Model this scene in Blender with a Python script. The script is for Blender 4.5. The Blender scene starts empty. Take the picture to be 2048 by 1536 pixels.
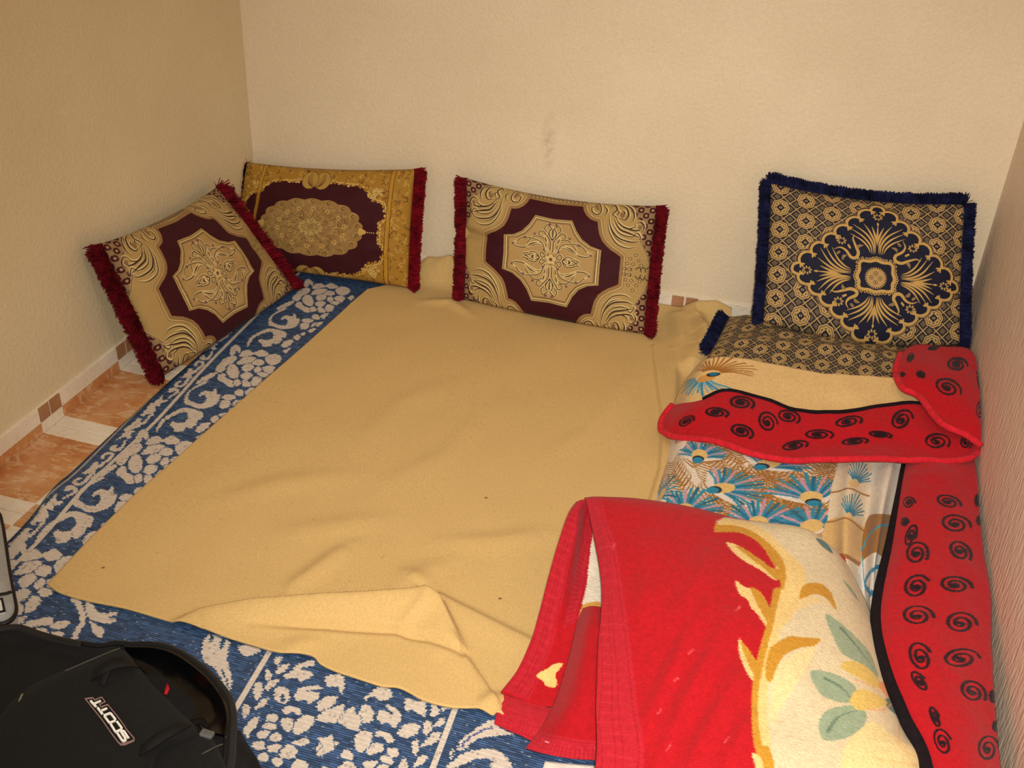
import bpy, bmesh, math, random
import numpy as np
from mathutils import Matrix, Vector

# ------------------------------------------------------------------ camera
F = 2136.8                                    # focal length in pixels of the 2048-wide frame
EYE = np.array([0.0, 0.0, 1.6])


def cam_axes():
    yaw, pit, rol = [math.radians(a) for a in (-15.174, 31.903, -3.068)]
    f = np.array([math.sin(yaw) * math.cos(pit), math.cos(yaw) * math.cos(pit), -math.sin(pit)])
    r = np.array([math.cos(yaw), -math.sin(yaw), 0.0])
    d = np.cross(f, r)
    c, s = math.cos(rol), math.sin(rol)
    return np.array([c * r + s * d, -s * r + c * d, f])


AX = cam_axes()
scene = bpy.context.scene
col = scene.collection
cam_data = bpy.data.cameras.new('camera')
cam_data.sensor_width = 36.0
cam_data.lens = F / 2048 * 36.0
cam_data.clip_start = 0.05
cam = bpy.data.objects.new('camera', cam_data)
col.objects.link(cam)
cam.matrix_world = Matrix([[AX[0][i], -AX[1][i], -AX[2][i], EYE[i]] for i in range(3)] + [[0, 0, 0, 1]])
scene.camera = cam

# ------------------------------------------------------------------ light
scene.view_settings.view_transform = 'Standard'
scene.view_settings.look = 'None'
scene.view_settings.gamma = 1
scene.view_settings.use_curve_mapping = False
scene.view_settings.exposure = 0.0
world = bpy.data.worlds.new('room_light')
scene.world = world
world.use_nodes = True
world.node_tree.nodes['Background'].inputs[0].default_value = (1.0, 0.95, 0.86, 1)
world.node_tree.nodes['Background'].inputs[1].default_value = 0.88


def area(name, loc, aim, size, power, color):
    l = bpy.data.lights.new(name, 'AREA')
    l.shape = 'DISK'
    l.size = size
    l.energy = power
    l.color = color
    o = bpy.data.objects.new(name, l)
    o.location = loc
    o.rotation_euler = (Vector(aim) - Vector(loc)).to_track_quat('-Z', 'Y').to_euler()
    col.objects.link(o)
    return o


area('overhead_fill_light', (-0.1, 0.9, 2.5), (-0.3, 1.9, 0), 0.5, 9, (1.0, 0.94, 0.83))  # soft warm fill added from above; no fixture is seen there
flash = bpy.data.lights.new('camera_flash_light', 'SPOT')
flash.energy = 235
flash.color = (1.0, 0.96, 0.87)
flash.spot_size = math.radians(88)
flash.spot_blend = 1.0
flash.shadow_soft_size = 0.03
fo = bpy.data.objects.new('camera_flash_light', flash)
fo.location = (0.03, -0.03, 1.68)
fo.rotation_euler = (Vector((-0.12, 2.0, 0.1)) - fo.location).to_track_quat('-Z', 'Y').to_euler()
col.objects.link(fo)


# ------------------------------------------------------------------ helpers
def ray(px, py):
    return AX.T @ np.array([(px - 1024) / F, (py - 768) / F, 1.0])


def at(px, py, z=0.0):
    d = ray(px, py)
    return EYE + d * ((z - EYE[2]) / d[2])


XL, XR = -1.733, 0.545                        # side walls
YB0, YBS = 2.997, 0.0508                      # back wall: Y = YB0 + YBS * (X - XL)


def ywall(x):
    return YB0 + YBS * (x - XL)


def on_back(px, py, off=0.0):
    d = ray(px, py)
    n = np.array([-YBS, 1.0, 0.0])
    return EYE + d * ((YB0 - YBS * XL - off) / (n @ d))


def on_left(px, py, off=0.0):
    d = ray(px, py)
    return EYE + d * ((XL + off) / d[0])


def proj(P):
    q = (np.asarray(P, float) - EYE) @ AX.T
    return np.stack([1024 + F * q[..., 0] / q[..., 2], 768 + F * q[..., 1] / q[..., 2]], -1)


def zpts(pts, ox, oy, s):
    return [(ox + x / s, oy + y / s) for x, y in pts]


def cr(pts, n=6, closed=False):
    P = np.asarray(pts, float)
    if len(P) < 3:
        return P
    Q = np.vstack([P[-1], P, P[0], P[1]]) if closed else np.vstack([2 * P[0] - P[1], P, 2 * P[-1] - P[-2]])
    m = len(P) if closed else len(P) - 1
    t = np.linspace(0, 1, n, endpoint=False)[:, None]
    out = []
    for i in range(m):
        a, b, c, d = Q[i:i + 4]
        out.append(0.5 * (2 * b + (c - a) * t + (2 * a - 5 * b + 4 * c - d) * t ** 2 + (3 * b - a - 3 * c + d) * t ** 3))
    out = np.vstack(out)
    return out if closed else np.vstack([out, P[-1]])


def resample(pts, n):
    P = np.asarray(pts, float)
    s = np.r_[0, np.cumsum(np.linalg.norm(np.diff(P, axis=0), axis=1))]
    t = np.linspace(0, s[-1], n)
    return np.stack([np.interp(t, s, P[:, k]) for k in range(P.shape[1])], 1)


def upgrid(ctrl, nr, nc):
    G = np.asarray(ctrl, float)

    def up(A, n):
        m = len(A)
        k = int(math.ceil(n / (m - 1)))
        Q = np.concatenate([[2 * A[0] - A[1]], A, [2 * A[-1] - A[-2]]])
        res = []
        for i in range(m - 1):
            a, b, c, d = Q[i:i + 4]
            for t in np.linspace(0, 1, k, endpoint=False):
                res.append(0.5 * (2 * b + (c - a) * t + (2 * a - 5 * b + 4 * c - d) * t * t + (3 * b - a - 3 * c + d) * t ** 3))
        res.append(A[-1])
        return np.array(res)
    G = up(G, nr)
    G = up(G.transpose(1, 0, 2), nc).transpose(1, 0, 2)
    return G


def ctrl(rows):
    return [[at(*p) if p[0] > 3 or p[0] < -3 else np.array(p, float) for p in r] for r in rows]


def ridge(x, y, line, h, wl, wr=None, taper=None):
    """height of a crease along a ground polyline; wl/wr are the widths left and right of it"""
    wr = wl if wr is None else wr
    L = np.asarray(line, float)[:, :2]
    best = np.full(x.shape, 1e9)
    sgn = np.zeros(x.shape)
    par = np.zeros(x.shape)
    seg = np.linalg.norm(np.diff(L, axis=0), axis=1)
    cum = np.r_[0, np.cumsum(seg)]
    for i in range(len(L) - 1):
        a, d = L[i], L[i + 1] - L[i]
        t = np.clip(((x - a[0]) * d[0] + (y - a[1]) * d[1]) / max(d @ d, 1e-12), 0, 1)
        ex, ey = x - a[0] - t * d[0], y - a[1] - t * d[1]
        q = np.hypot(ex, ey)
        m = q < best
        best = np.where(m, q, best)
        sgn = np.where(m, d[0] * ey - d[1] * ex, sgn)
        par = np.where(m, (cum[i] + t * seg[i]) / cum[-1], par)
    w = np.where(sgn > 0, wl, wr)
    amp = h * (np.interp(par, np.linspace(0, 1, len(taper)), taper) if taper else np.sin(np.pi * np.clip(par, .04, .96)) ** .5)
    return amp * np.exp(-(best / w) ** 2)


_nt = np.random.RandomState(5).rand(64, 64)


def vnoise(x, y):
    xi, yi = np.floor(x).astype(int), np.floor(y).astype(int)
    fx, fy = x - xi, y - yi
    fx, fy = fx * fx * (3 - 2 * fx), fy * fy * (3 - 2 * fy)
    g = lambda a, b: _nt[a % 64, b % 64]
    return (g(xi, yi) * (1 - fx) + g(xi + 1, yi) * fx) * (1 - fy) + (g(xi, yi + 1) * (1 - fx) + g(xi + 1, yi + 1) * fx) * fy - 0.5


class Canvas:
    """a fabric print drawn by code: metric x to the right, y up"""

    def __init__(s, w, h, res, bg, x0=0.0, y0=0.0):
        s.w, s.h, s.res, s.x0, s.y0 = w, h, res, x0, y0
        s.W, s.H = int(round(w * res)), int(round(h * res))
        s.a = np.empty((s.H, s.W, 3), np.float32)
        s.a[:] = np.array(bg, np.float32) / 255
        s.rx, s.ry = s.W / w, s.H / h

    def px(s, pts):
        P = np.asarray(pts, float)
        return np.stack([(P[:, 0] - s.x0) * s.rx, (P[:, 1] - s.y0) * s.ry], 1)

    def _box(s, P, pad):
        x0, y0 = np.floor(P.min(0) - pad).astype(int)
        x1, y1 = np.ceil(P.max(0) + pad).astype(int) + 1
        x0, y0, x1, y1 = max(x0, 0), max(y0, 0), min(x1, s.W), min(y1, s.H)
        return (x0, y0, x1, y1) if x1 > x0 and y1 > y0 else None

    def _mix(s, b, c, color):
        x0, y0, x1, y1 = b
        r = s.a[y0:y1, x0:x1]
        r += (np.array(color, np.float32) / 255 - r) * c[..., None].astype(np.float32)

    def fill(s, pts, color, a=1.0, smooth=True):
        P = s.px(cr(pts, 5, True) if smooth else pts)
        b = s._box(P, 1)
        if b is None:
            return
        x0, y0, x1, y1 = b
        n = 2 if (x1 - x0) * (y1 - y0) < 250000 else 1
        X = x0 + (np.arange((x1 - x0) * n) + .5)[None, :] / n
        Y = y0 + (np.arange((y1 - y0) * n) + .5)[:, None] / n
        ins = np.zeros((Y.shape[0], X.shape[1]), bool)
        for (ax, ay), (bx, by) in zip(P, np.roll(P, -1, 0)):
            if ay == by:
                continue
            rows = ((ay > Y[:, 0]) != (by > Y[:, 0]))
            k = np.nonzero(rows)[0]
            if len(k) == 0:
                continue
            xc = (bx - ax) * (Y[k] - ay) / (by - ay) + ax
            ins[k] ^= X < xc
        c = ins.reshape(y1 - y0, n, x1 - x0, n).mean((1, 3)) * a
        s._mix(b, c, color)

    def stroke(s, pts, w, color, a=1.0, smooth=True, taper=False, closed=False):
        Q = np.asarray(pts, float)
        if closed:
            Q = cr(Q, 5, True) if smooth else Q
            Q = np.vstack([Q, Q[0]])
        elif smooth and len(Q) > 2:
            Q = cr(Q, 5)
        P = s.px(Q)
        r = w * .5 * (s.rx * s.ry) ** .5
        b = s._box(P, r + 1)
        if b is None:
            return
        x0, y0, x1, y1 = b
        cov = np.zeros((y1 - y0, x1 - x0), np.float32)
        m = len(P) - 1
        for i in range(m):
            sb = s._box(P[i:i + 2], r + 1)
            if sb is None:
                continue
            u0, v0, u1, v1 = sb
            X = np.arange(u0, u1)[None, :] + .5
            Y = np.arange(v0, v1)[:, None] + .5
            A, d = P[i], P[i + 1] - P[i]
            t = np.clip(((X - A[0]) * d[0] + (Y - A[1]) * d[1]) / max(d @ d, 1e-9), 0, 1)
            q = np.hypot(X - A[0] - t * d[0], Y - A[1] - t * d[1])
            rr = r * (1 - .85 * (i + t) / m) if taper else r
            if taper == 2:
                rr = r * (.15 + .85 * np.sin(np.pi * (i + t) / m))
            c = np.clip(rr + .5 - q, 0, 1)
            sl = cov[v0 - y0:v1 - y0, u0 - x0:u1 - x0]
            np.maximum(sl, c, out=sl)
        s._mix(b, cov * a, color)

    def disc(s, x, y, rx, ry, color, rot=0.0, a=1.0):
        t = np.linspace(0, 2 * np.pi, 20, endpoint=False)
        c, q = math.cos(rot), math.sin(rot)
        s.fill(np.stack([x + rx * np.cos(t) * c - ry * np.sin(t) * q, y + rx * np.cos(t) * q + ry * np.sin(t) * c], 1), color, a, False)

    def fuzz(s, amount, seed=1, horizontal=False):
        rs = np.random.RandomState(seed)
        dx = np.rint(rs.normal(0, amount, (s.H, s.W))).astype(int)
        dy = np.zeros_like(dx) if horizontal else np.rint(rs.normal(0, amount, (s.H, s.W))).astype(int)
        yy, xx = np.mgrid[0:s.H, 0:s.W]
        s.a = s.a[np.clip(yy + dy, 0, s.H - 1), np.clip(xx + dx, 0, s.W - 1)]

    def grain(s, amount, seed=2):
        s.a *= (1 + np.random.RandomState(seed).normal(0, amount, (s.H, s.W, 1))).astype(np.float32)

    def image(s, name):
        im = bpy.data.images.new(name, s.W, s.H)
        out = np.ones((s.H, s.W, 4), np.float32)
        out[..., :3] = np.clip(s.a, 0, 1)
        im.pixels.foreach_set(out.ravel())
        im.update()
        im.pack()
        return im


# ------------------------------------------------------------------ materials
def srgb(c):
    return tuple(((v / 255) / 12.92 if v / 255 <= .04045 else ((v / 255 + .055) / 1.055) ** 2.4) for v in c) + (1,)


class Mat:
    def __init__(s, name, rough=.9, sheen=0.0, spec=.3):
        s.m = bpy.data.materials.new(name)
        s.m.use_nodes = True
        s.nt = s.m.node_tree
        s.b = s.nt.nodes['Principled BSDF']
        s.b.inputs['Roughness'].default_value = rough
        s.b.inputs['Specular IOR Level'].default_value = spec
        if sheen:
            s.b.inputs['Sheen Weight'].default_value = sheen
            s.b.inputs['Sheen Roughness'].default_value = .5

    def n(s, t, **kw):
        o = s.nt.nodes.new(t)
        for k, v in kw.items():
            if k in o.inputs:
                o.inputs[k].default_value = v
            else:
                setattr(o, k, v)
        return o

    def l(s, a, b):
        s.nt.links.new(a, b)

    def coords(s, kind='Object', scale=(1, 1, 1)):
        tc = s.n('ShaderNodeTexCoord')
        mp = s.n('ShaderNodeMapping')
        mp.inputs['Scale'].default_value = scale
        s.l(tc.outputs[kind], mp.inputs[0])
        return mp.outputs[0]

    def noise(s, scale, detail=3, kind='Object', stretch=(1, 1, 1), rough=.5):
        o = s.n('ShaderNodeTexNoise')
        o.inputs['Scale'].default_value = scale
        o.inputs['Detail'].default_value = detail
        o.inputs['Roughness'].default_value = rough
        s.l(s.coords(kind, stretch), o.inputs['Vector'])
        return o.outputs['Fac']

    def ramp(s, fac, stops):
        o = s.n('ShaderNodeValToRGB')
        e = o.color_ramp.elements
        while len(e) < len(stops):
            e.new(.5)
        for el, (p, c) in zip(e, stops):
            el.position = p
            el.color = srgb(c)
        s.l(fac, o.inputs[0])
        return o.outputs[0]

    def mix(s, fac, a, b, mode='MIX'):
        o = s.n('ShaderNodeMix', data_type='RGBA', blend_type=mode)
        for sock, v in ((o.inputs[0], fac), (o.inputs[6], a), (o.inputs[7], b)):
            if hasattr(v, 'links'):
                s.l(v, sock)
            else:
                sock.default_value = v
        return o.outputs[2]

    def color(s, c):
        if hasattr(c, 'links'):
            s.l(c, s.b.inputs['Base Color'])
        else:
            s.b.inputs['Base Color'].default_value = srgb(c)

    def bump(s, fac, strength, dist=.002):
        o = s.n('ShaderNodeBump')
        o.inputs['Strength'].default_value = strength
        o.inputs['Distance'].default_value = dist
        s.l(fac, o.inputs['Height'])
        if s.b.inputs['Normal'].links:
            s.l(s.b.inputs['Normal'].links[0].from_socket, o.inputs['Normal'])
        s.l(o.outputs[0], s.b.inputs['Normal'])

    def print_(s, canvas, name):
        t = s.n('ShaderNodeTexImage')
        t.image = canvas.image(name)
        t.extension = 'EXTEND'
        return t.outputs[0]


def plain(name, c, rough=.9, sheen=0.0, spec=.3, var=.12, scale=60, bump=.3, dist=.002):
    m = Mat(name, rough, sheen, spec)
    n = m.noise(scale, 4)
    dark = tuple(v * (1 - var) for v in c)
    lite = tuple(min(255, v * (1 + var)) for v in c)
    m.color(m.ramp(n, [(.3, dark), (.7, lite)]))
    if bump:
        m.bump(m.noise(scale * 6, 3), bump, dist)
    return m.m


def printed(name, canvas, rough=.9, sheen=.15, bump=.25, scale=420, dist=.0015, spec=.2):
    m = Mat(name, rough, sheen, spec)
    c = m.print_(canvas, name + '_print')
    v = m.ramp(m.noise(scale * .4, 3), [(.3, (222, 222, 222)), (.7, (255, 255, 255))])
    m.color(m.mix(.6, c, v, 'MULTIPLY'))
    m.bump(m.noise(scale, 3), bump, dist)
    return m


# ------------------------------------------------------------------ objects
def link(name, me, mat=None, parent=None, smooth=True):
    o = bpy.data.objects.new(name, me)
    col.objects.link(o)
    if mat:
        me.materials.append(mat)
    if smooth:
        me.polygons.foreach_set('use_smooth', [True] * len(me.polygons))
    if parent:
        o.parent = parent
    return o


def tag(o, label=None, cat=None, group=None, kind=None):
    for k, v in (('label', label), ('category', cat), ('group', group), ('kind', kind)):
        if v:
            o[k] = v
    return o


def empty(name, label, cat, group=None):
    o = bpy.data.objects.new(name, None)
    o.empty_display_size = .05
    col.objects.link(o)
    return tag(o, label, cat, group)


def mesh_from(name, V, Fc, uv=None):
    me = bpy.data.meshes.new(name)
    me.from_pydata([tuple(map(float, v)) for v in V], [], [tuple(map(int, f)) for f in Fc])
    if uv is not None:
        lay = me.uv_layers.new(name='UVMap')
        idx = np.empty(len(me.loops), np.int32)
        me.loops.foreach_get('vertex_index', idx)
        lay.data.foreach_set('uv', np.asarray(uv, np.float32)[idx].ravel())
    me.update()
    return me


def grid_faces(n, m, off=0, flip=False):
    i, j = np.mgrid[0:n - 1, 0:m - 1]
    a = (i * m + j + off).ravel()
    q = np.stack([a, a + m, a + m + 1, a + 1], 1)
    return q[:, ::-1] if flip else q


class Sheet:
    """a piece of cloth: P[row, column] with rows from far to near, columns left to right"""

    def __init__(s, P):
        s.P = np.asarray(P, float)
        s.n, s.m = s.P.shape[:2]
        d = np.linalg.norm(np.diff(s.P, axis=1), axis=2).sum(1).mean()
        e = np.linalg.norm(np.diff(s.P, axis=0), axis=2).sum(0).mean()
        s.w, s.h = d, e
        s.uv = np.stack(np.meshgrid(np.linspace(0, 1, s.m), np.linspace(1, 0, s.n)), -1)
        s.pp = proj(s.P)

    def uvof(s, px, py):
        d = (s.pp[..., 0] - px) ** 2 + (s.pp[..., 1] - py) ** 2
        i, j = np.unravel_index(np.argmin(d), d.shape)
        i0, i1, j0, j1 = max(i - 1, 0), min(i + 1, s.n - 1), max(j - 1, 0), min(j + 1, s.m - 1)
        gu = (s.pp[i, j1] - s.pp[i, j0]) / (j1 - j0)
        gv = (s.pp[i1, j] - s.pp[i0, j]) / (i1 - i0)
        A = np.stack([gu, gv], 1)
        r = np.array([px, py]) - s.pp[i, j]
        det = np.linalg.det(A)
        q = np.linalg.solve(A, r) if abs(det) > 1e-6 else np.zeros(2)
        lim = 60.0 if (i in (0, s.n - 1) or j in (0, s.m - 1)) else 1.5
        q = np.clip(q, -lim, lim)
        return np.array([(j + q[0]) / (s.m - 1) * s.w, (1 - (i + q[1]) / (s.n - 1)) * s.h])

    def T(s, pts):
        return np.array([s.uvof(x, y) for x, y in pts])

    def canvas(s, res, bg):
        return Canvas(s.w, s.h, res, bg)

    def build(s, name, mat, parent=None, thick=.006, sub=0):
        me = mesh_from(name, s.P.reshape(-1, 3), grid_faces(s.n, s.m), s.uv.reshape(-1, 2))
        o = link(name, me, mat, parent)
        if thick:
            md = o.modifiers.new('thickness', 'SOLIDIFY')
            md.thickness = thick
            md.offset = -1
        return o


def tube_mesh(name, line, r, k=8, closed=False):
    P = np.asarray(line, float)
    n = len(P)
    V, Fc = [], []
    for i in range(n):
        a, b = P[(i - 1) % n if closed else max(i - 1, 0)], P[(i + 1) % n if closed else min(i + 1, n - 1)]
        t = (b - a) / max(np.linalg.norm(b - a), 1e-9)
        s = np.cross(t, [0, 0, 1.0])
        if np.linalg.norm(s) < 1e-3:
            s = np.array([1.0, 0, 0])
        s /= np.linalg.norm(s)
        u = np.cross(s, t)
        ri = r[i] if hasattr(r, '__len__') else r
        for q in range(k):
            w = 2 * math.pi * q / k
            V.append(P[i] + ri * (math.cos(w) * s + math.sin(w) * u))
    for i in range(n if closed else n - 1):
        for q in range(k):
            a, b = i * k + q, i * k + (q + 1) % k
            c, d = ((i + 1) % n) * k + (q + 1) % k, ((i + 1) % n) * k + q
            Fc.append((a, b, c, d))
    if not closed:
        Fc += [tuple(range(k))[::-1], tuple(range((n - 1) * k, n * k))]
    return mesh_from(name, V, Fc)


def tube(name, line, r, mat, parent=None, k=8, closed=False):
    return link(name, tube_mesh(name, line, r, k, closed), mat, parent)


def box_mesh(name, lo, hi, bevel=0.0):
    bm = bmesh.new()
    bmesh.ops.create_cube(bm, size=1)
    for v in bm.verts:
        v.co = Vector([(lo[k] + hi[k]) / 2 + v.co[k] * (hi[k] - lo[k]) for k in range(3)])
    if bevel:
        bmesh.ops.bevel(bm, geom=bm.edges[:], offset=bevel, segments=1, affect='EDGES', profile=.5)
    me = bpy.data.meshes.new(name)
    bm.to_mesh(me)
    bm.free()
    return me


def prism_mesh(name, poly, z0, z1):
    n = len(poly)
    V = [(x, y, z0) for x, y in poly] + [(x, y, z1) for x, y in poly]
    Fc = [tuple(range(n))[::-1], tuple(range(n, 2 * n))] + [(i, (i + 1) % n, n + (i + 1) % n, n + i) for i in range(n)]
    return mesh_from(name, V, Fc)


def mound_mesh(name, outline, levels, wob=0.0):
    """a soft closed body: the outline scaled about its centre at each (scale, z) level"""
    P = np.asarray(outline, float)[:, :2]
    c = P.mean(0)
    n = len(P)
    V, Fc = [], []
    for k, (sc, z) in enumerate(levels):
        q = c + (P - c) * sc
        zz = z + wob * vnoise(q[:, 0] * 14 + k, q[:, 1] * 14)
        V += [(x, y, w) for (x, y), w in zip(q, zz)]
    V.append((c[0], c[1], levels[-1][1]))
    for k in range(len(levels) - 1):
        for i in range(n):
            j = (i + 1) % n
            Fc.append((k * n + i, k * n + j, (k + 1) * n + j, (k + 1) * n + i))
    b = (len(levels) - 1) * n
    Fc += [(b + i, b + (i + 1) % n, len(V) - 1) for i in range(n)]
    Fc.append(tuple(range(n))[::-1])
    return mesh_from(name, V, Fc)


# ------------------------------------------------------------------ walls, floor
def wall_mat(name, c0, c1, c2, spec, rough, bumpy, stretch=(1, 1, 1), scuff=False):
    m = Mat(name, rough, 0, spec)
    big = m.noise(2.2, 4)
    cc = m.ramp(big, [(.3, c0), (.55, c1), (.75, c2)])
    fine = m.ramp(m.noise(150, 3, stretch=stretch), [(.3, (238, 234, 228)), (.7, (255, 255, 255))])
    cc = m.mix(.5, cc, fine, 'MULTIPLY')
    if scuff:                                  # a grey rub mark half-way along the wall
        tc = m.n('ShaderNodeTexCoord')
        mp = m.n('ShaderNodeMapping')
        mp.inputs['Location'].default_value = [-v for v in on_back(1097, 285)]
        s2 = m.n('ShaderNodeVectorMath', operation='MULTIPLY')
        s2.inputs[1].default_value = (34, 1, 8.5)
        ln = m.n('ShaderNodeVectorMath', operation='LENGTH')
        m.l(tc.outputs['Object'], mp.inputs[0])
        m.l(mp.outputs[0], s2.inputs[0])
        m.l(s2.outputs[0], ln.inputs[0])
        k = m.ramp(ln.outputs['Value'], [(.0, (255, 255, 255)), (.95, (0, 0, 0))])
        nz = m.ramp(m.noise(45, 4), [(.35, (0, 0, 0)), (.75, (190, 190, 190))])
        cc = m.mix(m.mix(1.0, k, nz, 'MULTIPLY'), cc, srgb((120, 100, 80)))
    m.color(cc)
    m.bump(m.noise(95, 4, stretch=stretch), bumpy, .006)
    m.bump(m.noise(420, 2, stretch=stretch), bumpy * .6, .002)
    return m.m


WM = wall_mat('cream_plaster', (220, 202, 172), (226, 209, 180), (232, 215, 186), .35, .55, .28, scuff=True)
WL = wall_mat('cream_plaster_side', (218, 201, 166), (224, 208, 173), (230, 214, 180), .25, .6, .28)
WR = wall_mat('combed_plaster', (222, 200, 180), (228, 206, 186), (234, 212, 192), .45, .5, .9, stretch=(1, 1, .28))

YF = -1.2                                      # the room goes on behind the viewer
Y0 = ywall(XL)
Y1 = ywall(XR)


def wall(name, pts, mat):
    me = prism_mesh(name, pts, -.05, 2.7)
    return tag(link(name, me, mat, smooth=False), kind='structure')


wall('wall_left', [(XL - .12, YF), (XL, YF), (XL, Y0), (XL - .12, Y0 + .12)], WL)
wall('wall_back', [(XL, Y0), (XR, Y1), (XR, Y1 + .12), (XL - .12, Y0 + .12)], WM)
wall('wall_right', [(XR, YF), (XR + .12, YF), (XR + .12, Y1 + .12), (XR, Y1)], WR)


tag(link('ceiling', prism_mesh('ceiling', [(XL - .12, YF), (XR + .12, YF), (XR + .12, Y1 + .12), (XL - .12, Y0 + .12)], 2.7, 2.8), WL, smooth=False), kind='structure')


def marble(m, hue):
    n = m.noise(9, 6, 'Object', rough=.65)
    w = m.n('ShaderNodeTexNoise')
    w.inputs['Scale'].default_value = 16
    w.inputs['Detail'].default_value = 5
    w.inputs['Distortion'].default_value = 1.6
    m.l(m.coords('Object', (1, 2.2, 1)), w.inputs['Vector'])
    if hue == 'orange':
        a = m.ramp(n, [(.3, (176, 106, 58)), (.5, (198, 138, 86)), (.72, (214, 174, 132))])
        v = m.ramp(w.outputs['Fac'], [(.0, (0, 0, 0)), (.53, (0, 0, 0)), (.61, (210, 210, 210)), (.68, (0, 0, 0))])
        return m.mix(v, a, srgb((222, 190, 152)))
    if hue == 'brown':
        return m.ramp(n, [(.3, (140, 96, 62)), (.6, (172, 124, 88)), (.8, (190, 146, 112))])
    a = m.ramp(n, [(.3, (226, 212, 190)), (.7, (238, 228, 210))])
    v = m.ramp(w.outputs['Fac'], [(.0, (0, 0, 0)), (.475, (0, 0, 0)), (.5, (170, 170, 170)), (.525, (0, 0, 0))])
    return m.mix(v, a, srgb((214, 160, 124)))


def stone(name, hue):
    m = Mat(name, .22, 0, .5)
    m.color(marble(m, hue))
    return m.m


ORANGE, WHITE, BROWN = stone('orange_marble', 'orange'), stone('white_marble', 'white'), stone('brown_marble', 'brown')
GROUT = plain('grout', (190, 170, 140), .9, bump=.2)

floor = link('floor', prism_mesh('floor', [(XL - .12, YF), (XR + .12, YF), (XR + .12, Y1 + .12), (XL - .12, Y0 + .12)], -.06, -.003), GROUT, smooth=False)
tag(floor, kind='structure')
JX, JY, PT = -1.519, 1.538, .331               # joints of the floor tiles and their pitch
BAND = .042


def cut_box(name, x0, y0, x1, y1, mat, parent, z0=-.006, z1=0.0):
    x0, x1 = max(x0, XL + .010), min(x1, XR)
    if x1 - x0 < .004:
        return
    def lim(x):
        return ywall(x) - .010
    y1a = min(y1, lim(x0))
    if y1a - y0 < .004:
        return
    me = box_mesh(name, (x0, y0, z0), (x1, y1a, z1), .0009)
    return link(name, me, mat, parent, smooth=False)


for ix in range(-1, 6):
    for iy in range(-3, 5):
        x, y = JX + ix * PT, JY + iy * PT
        g = .0012
        a, b, c, d = x + g, x + BAND, x + PT - BAND, x + PT - g
        e, f_, h, k = y + g, y + BAND, y + PT - BAND, y + PT - g
        cut_box('tile', b, f_, c, h, ORANGE, floor)
        for (u0, v0, u1, v1) in ((b, e, c, f_), (b, h, c, k), (a, f_, b, h), (c, f_, d, h)):
            cut_box('tile_border', u0, v0, u1, v1, WHITE, floor)
        for (u0, v0, u1, v1) in ((a, e, b - .003, f_ - .003), (c + .003, e, d, f_ - .003), (a, h + .003, b - .003, k), (c + .003, h + .003, d, k)):
            cut_box('tile_corner', u0, v0, u1, v1, ORANGE, floor)


def skirting(name, start, end, joints, top, core):
    """a row of cut tiles along a wall: orange foot, white band above, brown squares at the joints"""
    a, b = np.array(start, float), np.array(end, float)
    L = np.linalg.norm(b - a)
    t = (b - a) / L
    nrm = np.array([t[1], -t[0]])              # into the room
    if nrm @ (np.array([-.5, 1.5]) - a) < 0:
        nrm = -nrm

    def piece(nm, s0, s1, z0, z1, mat, depth=.010):
        s0, s1 = max(s0, 0), min(s1, L)
        if s1 - s0 < .004:
            return
        p, q = a + t * s0, a + t * s1
        pts = [tuple(p), tuple(q), tuple(q + nrm * depth), tuple(p + nrm * depth)]
        ar = sum(pts[i][0] * pts[(i + 1) % 4][1] - pts[(i + 1) % 4][0] * pts[i][1] for i in range(4))
        if ar < 0:
            pts = pts[::-1]
        return link(nm, prism_mesh(nm, pts, z0, z1), mat, base, smooth=False)
    base = None
    base = tag(piece(name, 0, L, 0, top + .001, core, .007), kind='structure')
    base.parent = None
    foot = top - BAND
    js = [j for j in joints]
    for j0, j1 in zip([js[0] - PT] + js, js + [js[-1] + PT]):
        piece('skirting_foot', j0 + BAND, j1 - BAND, 0, foot - .001, ORANGE)
        piece('skirting_tile', j0 + BAND + .001, j1 - BAND - .001, foot + .0005, top, WHITE)
    for j in js:
        piece('skirting_square', j - BAND + .001, j - .003, foot + .002, top - .0005, BROWN)
        piece('skirting_square', j + .003, j + BAND - .001, foot + .002, top - .0005, BROWN)
        piece('skirting_foot', j - BAND, j + BAND, 0, foot, WHITE)
    return base


skirting('baseboard_left', (XL, .6), (XL, Y0), [1.866 - .6 + PT * k for k in range(-3, 4)], .073, WHITE)
bx = np.array([XL, Y0])
jb = np.linalg.norm(np.array([-.279, ywall(-.279)]) - bx)
skirting('baseboard_back', (XL, Y0), (XR, Y1), [jb + PT * k for k in range(-4, 3)], .073, WHITE)

# ------------------------------------------------------------------ woven plastic mat
MAT_Z = .004
C = Canvas(1.95, 2.25, 1000, (54, 78, 114), -1.60, .85)
WHT = (214, 200, 186)


def g2(pts):
    return np.array([at(x, y, MAT_Z)[:2] for x, y in pts])


def Z2(pts):
    return g2(zpts(pts, 300, 640, 6.4))


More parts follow.
